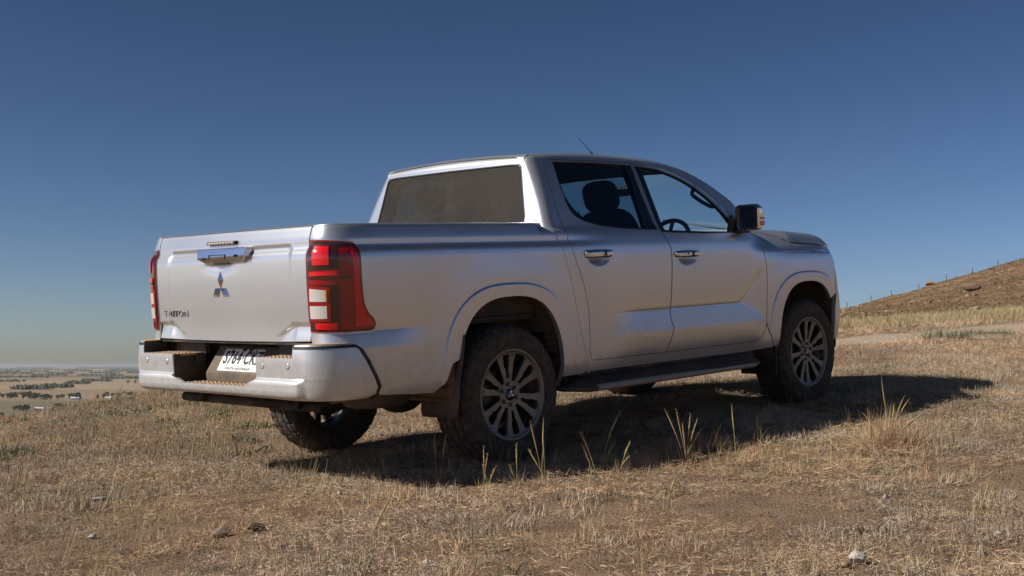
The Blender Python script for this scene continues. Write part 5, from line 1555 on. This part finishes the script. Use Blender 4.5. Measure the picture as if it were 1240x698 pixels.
M_QUARTZ = stone_mat('white_quartz', (.50, .46, .41), (.80, .77, .72)); M_OCHRE = stone_mat('ochre_stone', (.24, .15, .09), (.44, .30, .19)); M_TAN = stone_mat('tan_stone', (.22, .16, .11), (.42, .32, .23)); M_DUNG = stone_mat('dry_dung', (.055, .038, .025), (.24, .17, .11)); M_DSTONE = stone_mat('dark_stone', (.05, .035, .025), (.16, .11, .08))
def thing_mesh(name, me, x, y, dz, sc, rz, label, cat, group=None, tilt=(0, 0)):
    o = bpy.data.objects.new(name, me); COL.objects.link(o)
    o.location = (x, y, float(height(x, y)) + dz); o.scale = sc; o.rotation_euler = (tilt[0], tilt[1], rz)
    return tag(o, label, cat, group)
G_ST = 'loose stones in the foreground'
STONES = [
    (1.839, -3.179, .095, .055, .050, .3, M_QUARTZ, 'large white quartz stone at the bottom edge, right of centre'),
    (1.775, -3.260, .050, .040, .026, 1.1, M_OCHRE, 'small ochre stone touching the large white quartz stone'),
    (2.444, -2.901, .060, .035, .022, .5, M_QUARTZ, 'flat whitish stone lowest of the pair at the right edge'),
    (2.420, -2.830, .038, .030, .024, 2.0, M_OCHRE, 'rusty stone just left of the flat whitish one at the right edge'),
    (2.440, -2.602, .062, .030, .028, .2, M_TAN, 'pale grey stone beyond the rusty one at the right edge'),
    (2.254, -2.123, .036, .028, .034, .9, M_QUARTZ, 'small upright white stone below the big grass tussock'),
    (-.586, -2.296, .110, .045, .050, .45, M_TAN, 'tan slab with a broken face in the lower left foreground'),
    (-1.426, -1.297, .130, .040, .018, .55, M_QUARTZ, 'long thin white slab flush with the ground at the left'),
    (-1.161, -2.195, .048, .034, .022, .3, M_QUARTZ, 'small white stone below the long white slab'),
    (-1.769, -.658, .060, .034, .016, .8, M_QUARTZ, 'flat pale stone near the left edge, uphill of the long slab'),
    (-.367, -1.239, .030, .026, .020, .1, M_TAN, 'pale pebble left of the pair below the rear bumper shadow'),
    (-.215, -1.399, .028, .024, .020, 1.5, M_QUARTZ, 'white pebble right of the pair below the rear bumper shadow'),
    (.313, -2.916, .026, .022, .018, .7, M_QUARTZ, 'tiny white stone at the bottom edge left of centre'),
    (3.497, .645, .050, .040, .030, .2, M_TAN, 'tan stone on the shadow edge beyond the big tussock'),
    (1.967, -1.225, .034, .028, .020, .2, M_OCHRE, 'small orange stone left of the big tussock'),
    (.340, -1.381, .036, .028, .026, .2, M_TAN, 'pale stone on the shadow edge in front of the rear wheel'),
    (2.55, -3.42, .060, .05, .028, .9, M_OCHRE, 'rusty stone in the bottom right corner'),
    (-.46, -2.22, .085, .030, .034, .5, M_DSTONE, 'dark ledge of rock beside the tan slab'),
    (-.90, -2.55, .060, .030, .03, .3, M_DSTONE, 'dark weathered stone in the lower left corner area'),
]
for i, (x, y, a, b_, c_, rz, m, lab) in enumerate(STONES):
    thing_mesh('stone', stone_mesh('stone', 100 + i, m, 1.0), x, y, c_ * .42, (a * 1.15, b_ * 1.3, c_ * 1.3), rz, lab, 'stone', G_ST)
pebs = [stone_mesh('pebble', 300 + i, m, .7, 1) for i, m in enumerate((M_QUARTZ, M_OCHRE, M_TAN, M_DSTONE))]
for i, (me, n, a, b_) in enumerate(zip(pebs, (900, 1600, 2400, 3400), (.007, .008, .007, .009), (.026, .030, .028, .038))):
    P = region(n, 3.2, 15, .5, 1.5, 40 + i)
    s_ = RNG.uniform(0, 1, n) ** 2.5 * (b_ - a) + a
    scatter(('white_pebbles', 'rusty_pebbles', 'tan_pebbles', 'dark_clods')[i], me, P, s_, ('scattered white pebbles', 'scattered rusty pebbles', 'scattered tan pebbles', 'scattered dark clods')[i], 1.0, seed=50 + i)
for i, (nm, n) in enumerate((('fine_pale_grit', 9000), ('fine_rusty_grit', 7000), ('fine_dark_grit', 9000))):
    P = region(n, 3.2, 10, .5, 1.2, 45 + i, lambda X, Y, r: r.uniform(size=X.shape) < .7 * patch(X, Y, .7, 55, -.30, .12)); scatter(nm, pebs[(2, 1, 3)[i]], P, RNG.uniform(.005, .017, n), nm.replace('_', ' ') + ' over the bare soil', 1.5, seed=90 + i)
hst = [stone_mesh('hill_stone', 400 + i, m, .7, 1) for i, m in enumerate((M_TAN, M_OCHRE, M_DSTONE))]
for i, me in enumerate(hst):
    P = region((2600, 1300, 2400)[i], 40, 178, .5, 2, 60 + i, lambda X, Y, r: (X < 8) | (r.uniform(size=X.shape) > patch(X, Y, 13, 101 + i, -.2, .4)))
    s_ = RNG.uniform(0, 1, len(P)) ** 5 * .6 + .08
    scatter(('pale_hill_stones', 'rusty_hill_stones', 'dark_hill_stones')[i], me, P, s_, ('pale stones strewn over the hill', 'rusty stones strewn over the hill', 'dark stones strewn over the hill')[i], 1.0, seed=70 + i)
HB = [(58.3, 163.4, 2.0, 1.2, 1.3, .1, M_OCHRE, 'orange boulder on the skyline of the hill'),
      (45.96, 114.6, 2.2, 1.3, .9, .2, M_DSTONE, 'dark overhanging ledge halfway up the hill'),
      (26.2, 60.9, .8, .7, .8, .3, M_OCHRE, 'rounded tan boulder in the yellow grass below the hill'),
      (26.66, 80.0, .55, .5, .9, .5, M_DSTONE, 'upright dark rock at the foot of the hill'),
      (41.2, 118.0, 2.4, 1.0, .6, .4, M_TAN, 'long pale outcrop left of the dark ledge'),
      (24.8, 74.0, 1.6, .7, .35, .15, M_TAN, 'flat pale rock beside the upright dark rock'),
      (66.0, 146.0, 2.0, 1.5, 1.2, .3, M_OCHRE, 'reddish boulder high on the hill near the right edge')]
for i, (x, y, a, b_, c_, rz, m, lab) in enumerate(HB):
    thing_mesh('boulder', stone_mesh('boulder', 500 + i, m, 1.0, 3), x, y, c_ * .15, (a, b_, c_), rz, lab, 'boulder', 'boulders on the stony hill')

# ------------------------------------------------------------------ single plants and tall stems
def stem_thing(x, y, stems, label, group='tall dry grass stems near the truck', base=14, brad=.05, bh=.10, m=None, name='grass_clump'):
    """stems: list of (height, lean_x, curl) each a thin stalk with a seed head; plus a few low blades"""
    z = float(height(x, y)); r = random.Random(int(x * 1000) + int(y * 7000))
    o = empty(name, (x, y, z)); tag(o, label, 'grass', group)
    for (h, lx, cu) in stems:
        b = MB(); ox, oy = r.uniform(-.015, .015), r.uniform(-.015, .015); ly = r.uniform(-.03, .03)
        pts = [(ox + lx * (t ** (1 + cu)), oy + ly * t, -.01 + (h + .01) * t * (1 - .06 * cu * t)) for t in np.linspace(0, 1, 9)]
        b.tube(pts, [.0016, .0015, .0014, .0013, .0014, .0030, .0036, .0026, .0006], 5, cap=False, smooth=True)
        for q in range(16):     # spikelets of the seed head
            t = .60 + .38 * q / 15; k = int(t * 8); p = np.array(pts[k]) * (1 - (t * 8 - k)) + np.array(pts[min(k + 1, 8)]) * (t * 8 - k)
            a = r.uniform(0, 6.28); d = np.array([math.cos(a) * .007, math.sin(a) * .007, .013])
            b.add([p, p + d * .5 + [.0015, 0, 0], p + d, p + d * .5 - [.0015, 0, 0]], [(0, 1, 2, 3)])
        b.build('stem', m or M_TALL, o)
    if base:
        v, f, t = blades(base, brad, bh * .4, bh, .0018, .003, 40, 88, int(abs(x) * 991) + 3, .4)
        me = blade_mesh('blades', [(v, f, t)], M_TALL); c = bpy.data.objects.new('blades', me); COL.objects.link(c); c.parent = o
    return o
stem_thing(.251, -1.121, [(.238, -.012, 0), (.235, .030, .4)], 'two thin dry stems in the shadow just left of the rear wheel', base=6)
stem_thing(.508, -1.441, [(.214, -.005, 0), (.19, .022, .5), (.13, -.03, .3), (.12, .045, .4)], 'cluster of four dry stems below the rear tyre')
stem_thing(.666, -1.342, [(.205, -.004, 0), (.10, -.03, .5)], 'straight dry stem between the tyre cluster and the tallest stem')
stem_thing(.795, -1.262, [(.322, .012, 0), (.228, -.010, .1), (.31, -.065, .2), (.17, -.09, .3)], 'tallest dry stems standing in front of the rear rim')
stem_thing(1.058, -1.123, [(.229, -.081, .4), (.16, -.05, .6)], 'dry stem arching to the left, right of the rear tyre')
stem_thing(1.112, -.964, [(.326, .095, 1.0), (.15, .06, .5)], 'long dry stem arching to the right beside the rear tyre')
stem_thing(1.185, -1.084, [(.17, .05, .8), (.09, .055, 1.0)], 'short bent stem at the shadow edge under the side step')
stem_thing(1.56, -.845, [(.297, -.06, .1), (.30, -.10, .5), (.25, .07, .3), (.27, .030, 0), (.19, .09, .6), (.22, -.02, .2)], 'fan of dry stems below the middle of the side step', base=30, brad=.08, bh=.12)
stem_thing(1.87, -.647, [(.283, -.018, 0)], 'single upright dry stem in the shadow between the wheels')
stem_thing(-.433, -.561, [(.09, -.01, .2)], 'very short dry stem at the tip of the truck shadow', base=8)
stem_thing(-.525, -.621, [(.22, -.005, .1)], 'thin dry stem under the left rear wheel')
stem_thing(-.30, -.681, [(.10, -.04, .8), (.08, .03, .5)], 'low bushy grey tuft on the shadow tip behind the truck', base=44, brad=.07, bh=.13, m=None)
stem_thing(-.02, -.93, [(.10, -.035, .9)], 'short stem bending left in the rear bumper shadow', base=6)
stem_thing(2.003, -.846, [(.129, .049, .2), (.08, -.02, .3)], 'short slanted stem left of the big tussock', base=12)
stem_thing(2.043, -2.063, [(.294, .011, .1)], 'lone tall stem in the sunlit foreground below the big tussock', base=10)
stem_thing(2.639, -1.406, [(.15, .040, .2)], 'leaning stem at the right foot of the big tussock', base=10)
stem_thing(4.015, 1.242, [(.14, .035, .3), (.10, -.01, .2), (.09, .05, .5)], 'dry stems where the shadow reaches the right side', base=16, bh=.08)
stem_thing(.056, -3.035, [(.30, .135, .2)], 'long slanting stem at the bottom edge left of centre', base=6)
stem_thing(2.556, -2.443, [(.152, .034, .3), (.12, .06, .4)], 'slanting stems near the right edge of the foreground', base=14)
stem_thing(-1.95, -1.0, [(.20, .03, .3), (.17, -.03, .5), (.14, .05, .3)], 'thin pale stems at the left edge of the foreground', base=16)
stem_thing(-2.45, 1.9, [(.34, .13, .6), (.22, .03, .3)], 'tall stem bowing right on the brow at the left edge', base=20, bh=.16)
stem_thing(1.30, -2.1, [(.16, .05, .5)], 'small bent stem in the middle foreground', base=10)
# big tussock
tz = float(height(2.71, -.709))
tus = empty('grass_tussock', (2.71, -.709, tz)); tag(tus, 'large round dry tussock on the right with tall seed stems', 'grass')
me = blade_mesh('blades', [blades(1300, .15, .12, .27, .0016, .0032, 12, 88, 77, .6, 3), blades(700, .30, .05, .16, .0016, .003, 3, 60, 78, .4, 2)], M_STRAW)
o = bpy.data.objects.new('blades', me); COL.objects.link(o); o.parent = tus
me = blade_mesh('green_blades', [blades(160, .09, .08, .20, .0016, .0028, 40, 88, 79, .4, 3)], M_GREEN)
o = bpy.data.objects.new('green_blades', me); COL.objects.link(o); o.parent = tus
for (h, lx, cu) in ((.41, -.05, .0), (.33, .075, .8), (.31, .11, .8), (.24, .20, .5), (.22, -.16, .4), (.27, .02, .3), (.20, .14, .9), (.18, -.10, .9)):
    b = MB(); rr_ = random.uniform(-.03, .03)
    pts = [(lx * t ** (1 + cu), rr_ * t, h * t * (1 - .1 * cu * t)) for t in np.linspace(0, 1, 9)]
    b.tube(pts, [.0018, .0017, .0016, .0015, .0016, .0034, .0042, .0030, .0006], 5, cap=False); b.build('stem', M_TALL, tus)
def weed(x, y, r_, h, label, m=M_GREEN, n=160, name='weed'):
    me = blade_mesh(name, [blades(n * 2, r_, h * .3, h, h * .02, h * .06, 5, 85, int(abs(x * 91)) + 5, .3, 2)], m)
    return thing_mesh(name, me, x, y, 0, (1, 1, 1), 0, label, 'weed', 'leafy weeds')
weed(-2.625, .741, .14, .11, 'grey-green leafy weed at the left edge of the slope')
weed(-2.40, 1.20, .10, .08, 'smaller grey-green weed uphill of the one at the left edge')
weed(-1.718, 2.612, .16, .12, 'pale green weed on the brow below the bumper')
weed(5.95, 7.7, .32, .20, 'pale leafy bush growing on the near side of the track', blade_mat('pale_bush_leaf', [(.30, .28, .18), (.40, .37, .26), (.22, .23, .13), (.34, .30, .20)]), 420, 'bush')
weed(6.6, 8.0, .30, .12, 'lower scrubby end of the bush by the track', M_GREEN, 240, 'bush')
weed(14.0, 20.5, .5, .45, 'dark green shrub in the yellow grass near the right edge', M_GREEN, 240, 'shrub')
# dark clod and the burnt stump
for x, y, n, sz_, lab, nm in ((-1.738, 1.376, 9, .05, 'dark crumbling clod of earth on the slope left of the bumper', 'earth_clod'), (1.997, -2.75, 34, .026, 'dark knobbly heap of dry dung in the right foreground', 'dung_heap')):
    z = float(height(x, y)); r = random.Random(n)
    hp_ = empty(nm, (x, y, z)); tag(hp_, lab, 'clod' if nm == 'earth_clod' else 'dung')
    for i in range(n):
        o = bpy.data.objects.new('lump', stone_mesh('lump', 600 + i + n, M_DUNG if i % 3 else M_TAN, .6, 2)); COL.objects.link(o); o.parent = hp_
        o.location = (r.uniform(-.085, .085), r.uniform(-.05, .05), r.uniform(-.004, .022)); s_ = r.uniform(.5, 1.2) * sz_; o.scale = (s_, s_, s_ * .8); o.rotation_euler = (r.uniform(0, 3), r.uniform(0, 3), r.uniform(0, 3))

# ------------------------------------------------------------------ fence on the skyline
fz = empty('ridge_fence', (58, 163, float(height(58, 163)))); tag(fz, 'thin wire fence on steel pickets along the skyline of the hill', 'fence')
fx = [46.5, 49.8, 52.6, 56.4, 60.2, 63.8, 67.3, 71.0]
tops = []
for x in fx:
    b = MB(); z = float(height(x, 163.2, False)) - fz.location.z
    b.box((x - 58, .2, z + .22), (.075, .075, 1.25)); b.build('post', M_STEEL, fz); tops.append((x - 58, .2, z))
for h in (.45, .80):
    b = MB(); b.tube([(a, c, d + h) for a, c, d in tops], .006, 4); b.build('wire', M_STEEL, fz)

# ------------------------------------------------------------------ the plain: trees, sheds, far tree belts
M_BARK = simple('gum_bark', (.16, .12, .09), .9, var=.3)
def leaf_mat(name, a, c):
    m, nt, b = mat(name); n = noise(nt, .35, 4, .7, objco(nt)); oi = N(nt, 'ShaderNodeObjectInfo')
    nt.links.new(mixc(nt, mapr(nt, math_(nt, 'ADD', n, math_(nt, 'MULTIPLY', oi.outputs['Random'], .3)), .4, .9), a, c), b.inputs['Base Color']); b.inputs['Roughness'].default_value = .8
    return m
M_LEAF = leaf_mat('gum_leaf', (.035, .045, .022), (.085, .095, .050))
def gum(seed, H):
    r = random.Random(seed)
    tb = MB(); tips = []
    tb.tube([(0, 0, -.3), (.05 * H * r.uniform(-1, 1), 0, .2 * H), (.06 * H * r.uniform(-1, 1), 0, .42 * H)], [.035 * H, .026 * H, .018 * H], 6)
    for i in range(6):
        a = i * 1.05 + r.uniform(-.3, .3); rr = r.uniform(.14, .36) * H; zt = r.uniform(.50, .86) * H
        tb.tube([(0, 0, .34 * H), (rr * .5 * math.cos(a), rr * .5 * math.sin(a), (.34 * H + zt) / 2), (rr * math.cos(a), rr * math.sin(a), zt)], [.014 * H, .009 * H, .004 * H], 4)
        tips.append((rr * math.cos(a), rr * math.sin(a), zt))
    tips.append((0, 0, .84 * H)); tips.append((.1 * H, .05 * H, .62 * H)); tips.append((-.22 * H, .05 * H, .36 * H)); tips.append((.25 * H, -.05 * H, .34 * H))
    cb = MB()
    for c in tips:
        R_ = r.uniform(.13, .21) * H
        for k in range(46):
            d = Vector((r.gauss(0, 1), r.gauss(0, 1), r.gauss(0, .7))).normalized() * R_ * r.uniform(.3, 1.0)
            p = Vector(c) + d; u = Vector((r.gauss(0, 1), r.gauss(0, 1), r.gauss(0, 1))).normalized(); w = u.cross(Vector((r.gauss(0, 1), r.gauss(0, 1), r.gauss(0, 1)))).normalized()
            s = .055 * H * r.uniform(.6, 1.3)
            cb.add([p - u * s, p + w * s * .7, p + u * s, p - w * s * .7], [(0, 1, 2, 3)])
    return tb.mesh('trunk', M_BARK), cb.mesh('crown', M_LEAF)
GUMS = [gum(s, 10.0) for s in (1, 2, 3, 4)]
rt = random.Random(5)
def place_gum(x, y, sc, label, group):
    tr_, cr_ = GUMS[rt.randrange(4)]
    o = empty('gum_tree', (x, y, float(height(x, y)) - .2), rt.uniform(0, 6.28)); o.scale = (sc * rt.uniform(.9, 1.5), sc * rt.uniform(.9, 1.3), sc)
    tag(o, label, 'tree', group)
    for nm, me in (('trunk', tr_), ('crown', cr_)):
        c = bpy.data.objects.new(nm, me); COL.objects.link(c); c.parent = o
def px2plain(u, v):
    d = (45.516) * 1512.0 / (v - 443.0); return (.6334 + (u - 620) / 1512.0 * d, -7.59 + d)
GA = 'gum trees of the long belt beyond the sheds'; GB = 'gum trees of the short nearer belt'
LA = 'grey-green gum tree in the long dark belt across the plain, beyond the white sheds'
LB = 'grey-green gum tree in the short dark belt on the plain, nearer than the white sheds'
bx0, by0 = -1.0, 0
for i in range(86):
    t = i / 85
    x = -800 + t * 390 + rt.uniform(-4, 4); y = 1700 + 45 * math.sin(t * 9) + rt.uniform(-30, 60)
    if 99 < (x - .63) / (y + 7.6) * 1512 + 620 < 118 and rt.random() < .7: y += 90
    place_gum(x, y, rt.uniform(.55, 1.1), LA, GA)
for i in range(34):
    t = i / 33
    x = -505 + t * 95 + rt.uniform(-3, 3); y = 1255 + rt.uniform(-22, 40)
    if 52 < (x - .63) / (y + 7.6) * 1512 + 620 < 68: y += 45
    place_gum(x, y, rt.uniform(.42, .82), LB, GB)
for i in range(6): place_gum(-490 + i * 7 + rt.uniform(-2, 2), 1120 + rt.uniform(-8, 8), rt.uniform(.3, .5), 'low gum tree of the little row at the far left edge, nearest on the plain', 'gum trees of the nearest little row')
place_gum(-966, 3145, .95, 'lone round tree in the pale paddock, left of the two', None); place_gum(-948, 3146, 1.05, 'lone round tree in the pale paddock, right of the two', None)
# buildings
M_WALL = simple('pale_wall', (.62, .60, .56), .7); M_ROOF = simple('white_metal_roof', (.72, .73, .74), .45); M_ROOF2 = simple('rusty_roof', (.30, .20, .15), .7); M_WIN = simple('dark_window', (.03, .04, .05), .2)
def shed(x, y, w, d, h, rz, label, roofm, wall=M_WALL):
    o = empty('farm_building', (x, y, float(height(x, y)) - .1), rz); tag(o, label, 'building', 'farm buildings on the plain')
    b = MB(); b.prism([(-d / 2, 0), (d / 2, 0), (d / 2, h), (0, h * 1.42), (-d / 2, h)], -w / 2, w / 2, 'yz'); b.build('wall', wall, o)
    for sg in (-1, 1):
        b = MB(); b.add([(-w / 2 - .4, sg * (d / 2 + .5), h - .15), (w / 2 + .4, sg * (d / 2 + .5), h - .15), (w / 2 + .4, 0, h * 1.45), (-w / 2 - .4, 0, h * 1.45),
                         (-w / 2 - .4, sg * (d / 2 + .5), h + .05), (w / 2 + .4, sg * (d / 2 + .5), h + .05), (w / 2 + .4, 0, h * 1.45 + .2), (-w / 2 - .4, 0, h * 1.45 + .2)],
                        [(0, 1, 2, 3), (4, 5, 6, 7), (0, 1, 5, 4), (1, 2, 6, 5), (2, 3, 7, 6), (3, 0, 4, 7)]); b.build('roof', roofm, o)
    for q in (-.3, 0, .3):
        b = MB(); b.box((w * q, -d / 2 - .03, h * .5), (w * .1, .1, h * .4)); b.build('window', M_WIN, o)
shed(-577, 1650, 11, 8, 3.2, .1, 'wide white-roofed shed at the left of the row in front of the tree belt', M_ROOF)
shed(-540, 1672, 9, 7, 3.0, -.1, 'small white-roofed shed in the middle of the row in front of the tree belt', M_ROOF)
shed(-524, 1660, 9, 7, 3.6, .2, 'rusty-roofed shed between the white sheds in front of the tree belt', M_ROOF2)
shed(-508, 1665, 11, 8, 4.0, -.05, 'tallest white-roofed shed at the right of the row in front of the tree belt', M_ROOF)
shed(-478, 1640, 5, 5, 2.4, .3, 'tiny white hut standing alone right of the row of sheds', M_ROOF)
shed(-478, 1262, 8, 7, 2.6, .15, 'white farmhouse in the gap of the nearer short tree belt', M_ROOF)
shed(-466, 1258, 6, 6, 2.6, -.2, 'small outbuilding beside the white farmhouse in the nearer belt', M_ROOF2)
# far belts: too many and too small to tell apart
V = []; F = []
def far_tree(x, y, h):
    z = float(PLAIN)
    for q in range(7):
        cx = x + rt.uniform(-.5, .5) * h; cz = z + h * rt.uniform(.25, .75); w = h * rt.uniform(.25, .5); k = len(V)
        yy = y + rt.uniform(-.4, .4) * h
        V.extend([(cx - w, yy, cz - w * .3), (cx, yy - w * .8, cz - w * .55), (cx + w, yy, cz - w * .2), (cx, yy + w * .8, cz), (cx + w * .1, yy, cz + w * .8)])
        F.extend([(k, k + 1, k + 4), (k + 1, k + 2, k + 4), (k + 2, k + 3, k + 4), (k + 3, k, k + 4), (k, k + 3, k + 2, k + 1)])
for (d, u0, u1, n, jit, h) in ((2380, 18, 60, 60, 20, 9), (2560, 55, 85, 45, 40, 9), (3100, 80, 105, 40, 60, 9), (3600, 100, 135, 50, 50, 9), (4300, 125, 172, 60, 60, 9),
                               (3500, -30, 28, 40, 90, 8), (4700, 0, 60, 50, 60, 10), (5600, 40, 150, 90, 90, 10), (6800, -30, 90, 90, 120, 12), (7300, 110, 190, 70, 120, 12), (9000, -30, 60, 70, 200, 13),
                               (9600, 80, 200, 110, 200, 14), (12500, -30, 190, 150, 400, 15), (17000, -30, 200, 150, 600, 18), (24000, 20, 190, 120, 900, 22), (3900, 180, 330, 90, 200, 9), (2900, 190, 300, 60, 60, 9),
                               (1730, -330, -45, 150, 40, 9), (2500, -330, -60, 110, 80, 9), (1280, -300, -150, 60, 25, 7), (3600, -330, -40, 130, 150, 9), (5200, -330, -20, 150, 200, 10), (8200, -330, -40, 170, 300, 13), (14000, -330, -40, 170, 600, 16)):
    slope = rt.uniform(-.3, .3)
    gap0 = rt.uniform(.2, .7)
    for i in range(n):
        t = i / n
        if d > 4500 and gap0 < t < gap0 + .12: continue
        u = u0 + (u1 - u0) * t; dd = d + slope * (u - u0) * d / 1512 * .8 + rt.uniform(-jit, jit)
        far_tree(.63 + (u - 620) / 1512 * dd + rt.uniform(-8, 8), dd, h * rt.uniform(.5, 1.2))
me = bpy.data.meshes.new('far_tree_belts'); me.from_pydata(V, [], F); me.materials.append(M_LEAF); me.update()
o = bpy.data.objects.new('far_tree_belts', me); COL.objects.link(o); tag(o, 'thin dark tree belts far out on the plain', kind='stuff')

# ------------------------------------------------------------------ haze
hz = bpy.data.materials.new('haze_air'); hz.use_nodes = True; nt = hz.node_tree
nt.nodes.remove(nt.nodes['Principled BSDF'])
pv = nt.nodes.new('ShaderNodeVolumePrincipled'); pv.inputs['Density'].default_value = 4.0e-5; pv.inputs['Color'].default_value = (.86, .88, .90, 1); pv.inputs['Anisotropy'].default_value = .3
nt.links.new(pv.outputs[0], [n for n in nt.nodes if n.type == 'OUTPUT_MATERIAL'][0].inputs['Volume'])
b = MB(); b.box((0, 0, 0), (126000, 126000, HT + 47.5)); ho = b.build('haze', hz, loc=(0, 0, (HT - 47.5) / 2)); tag(ho, 'thin pale haze over the plain', kind='stuff')
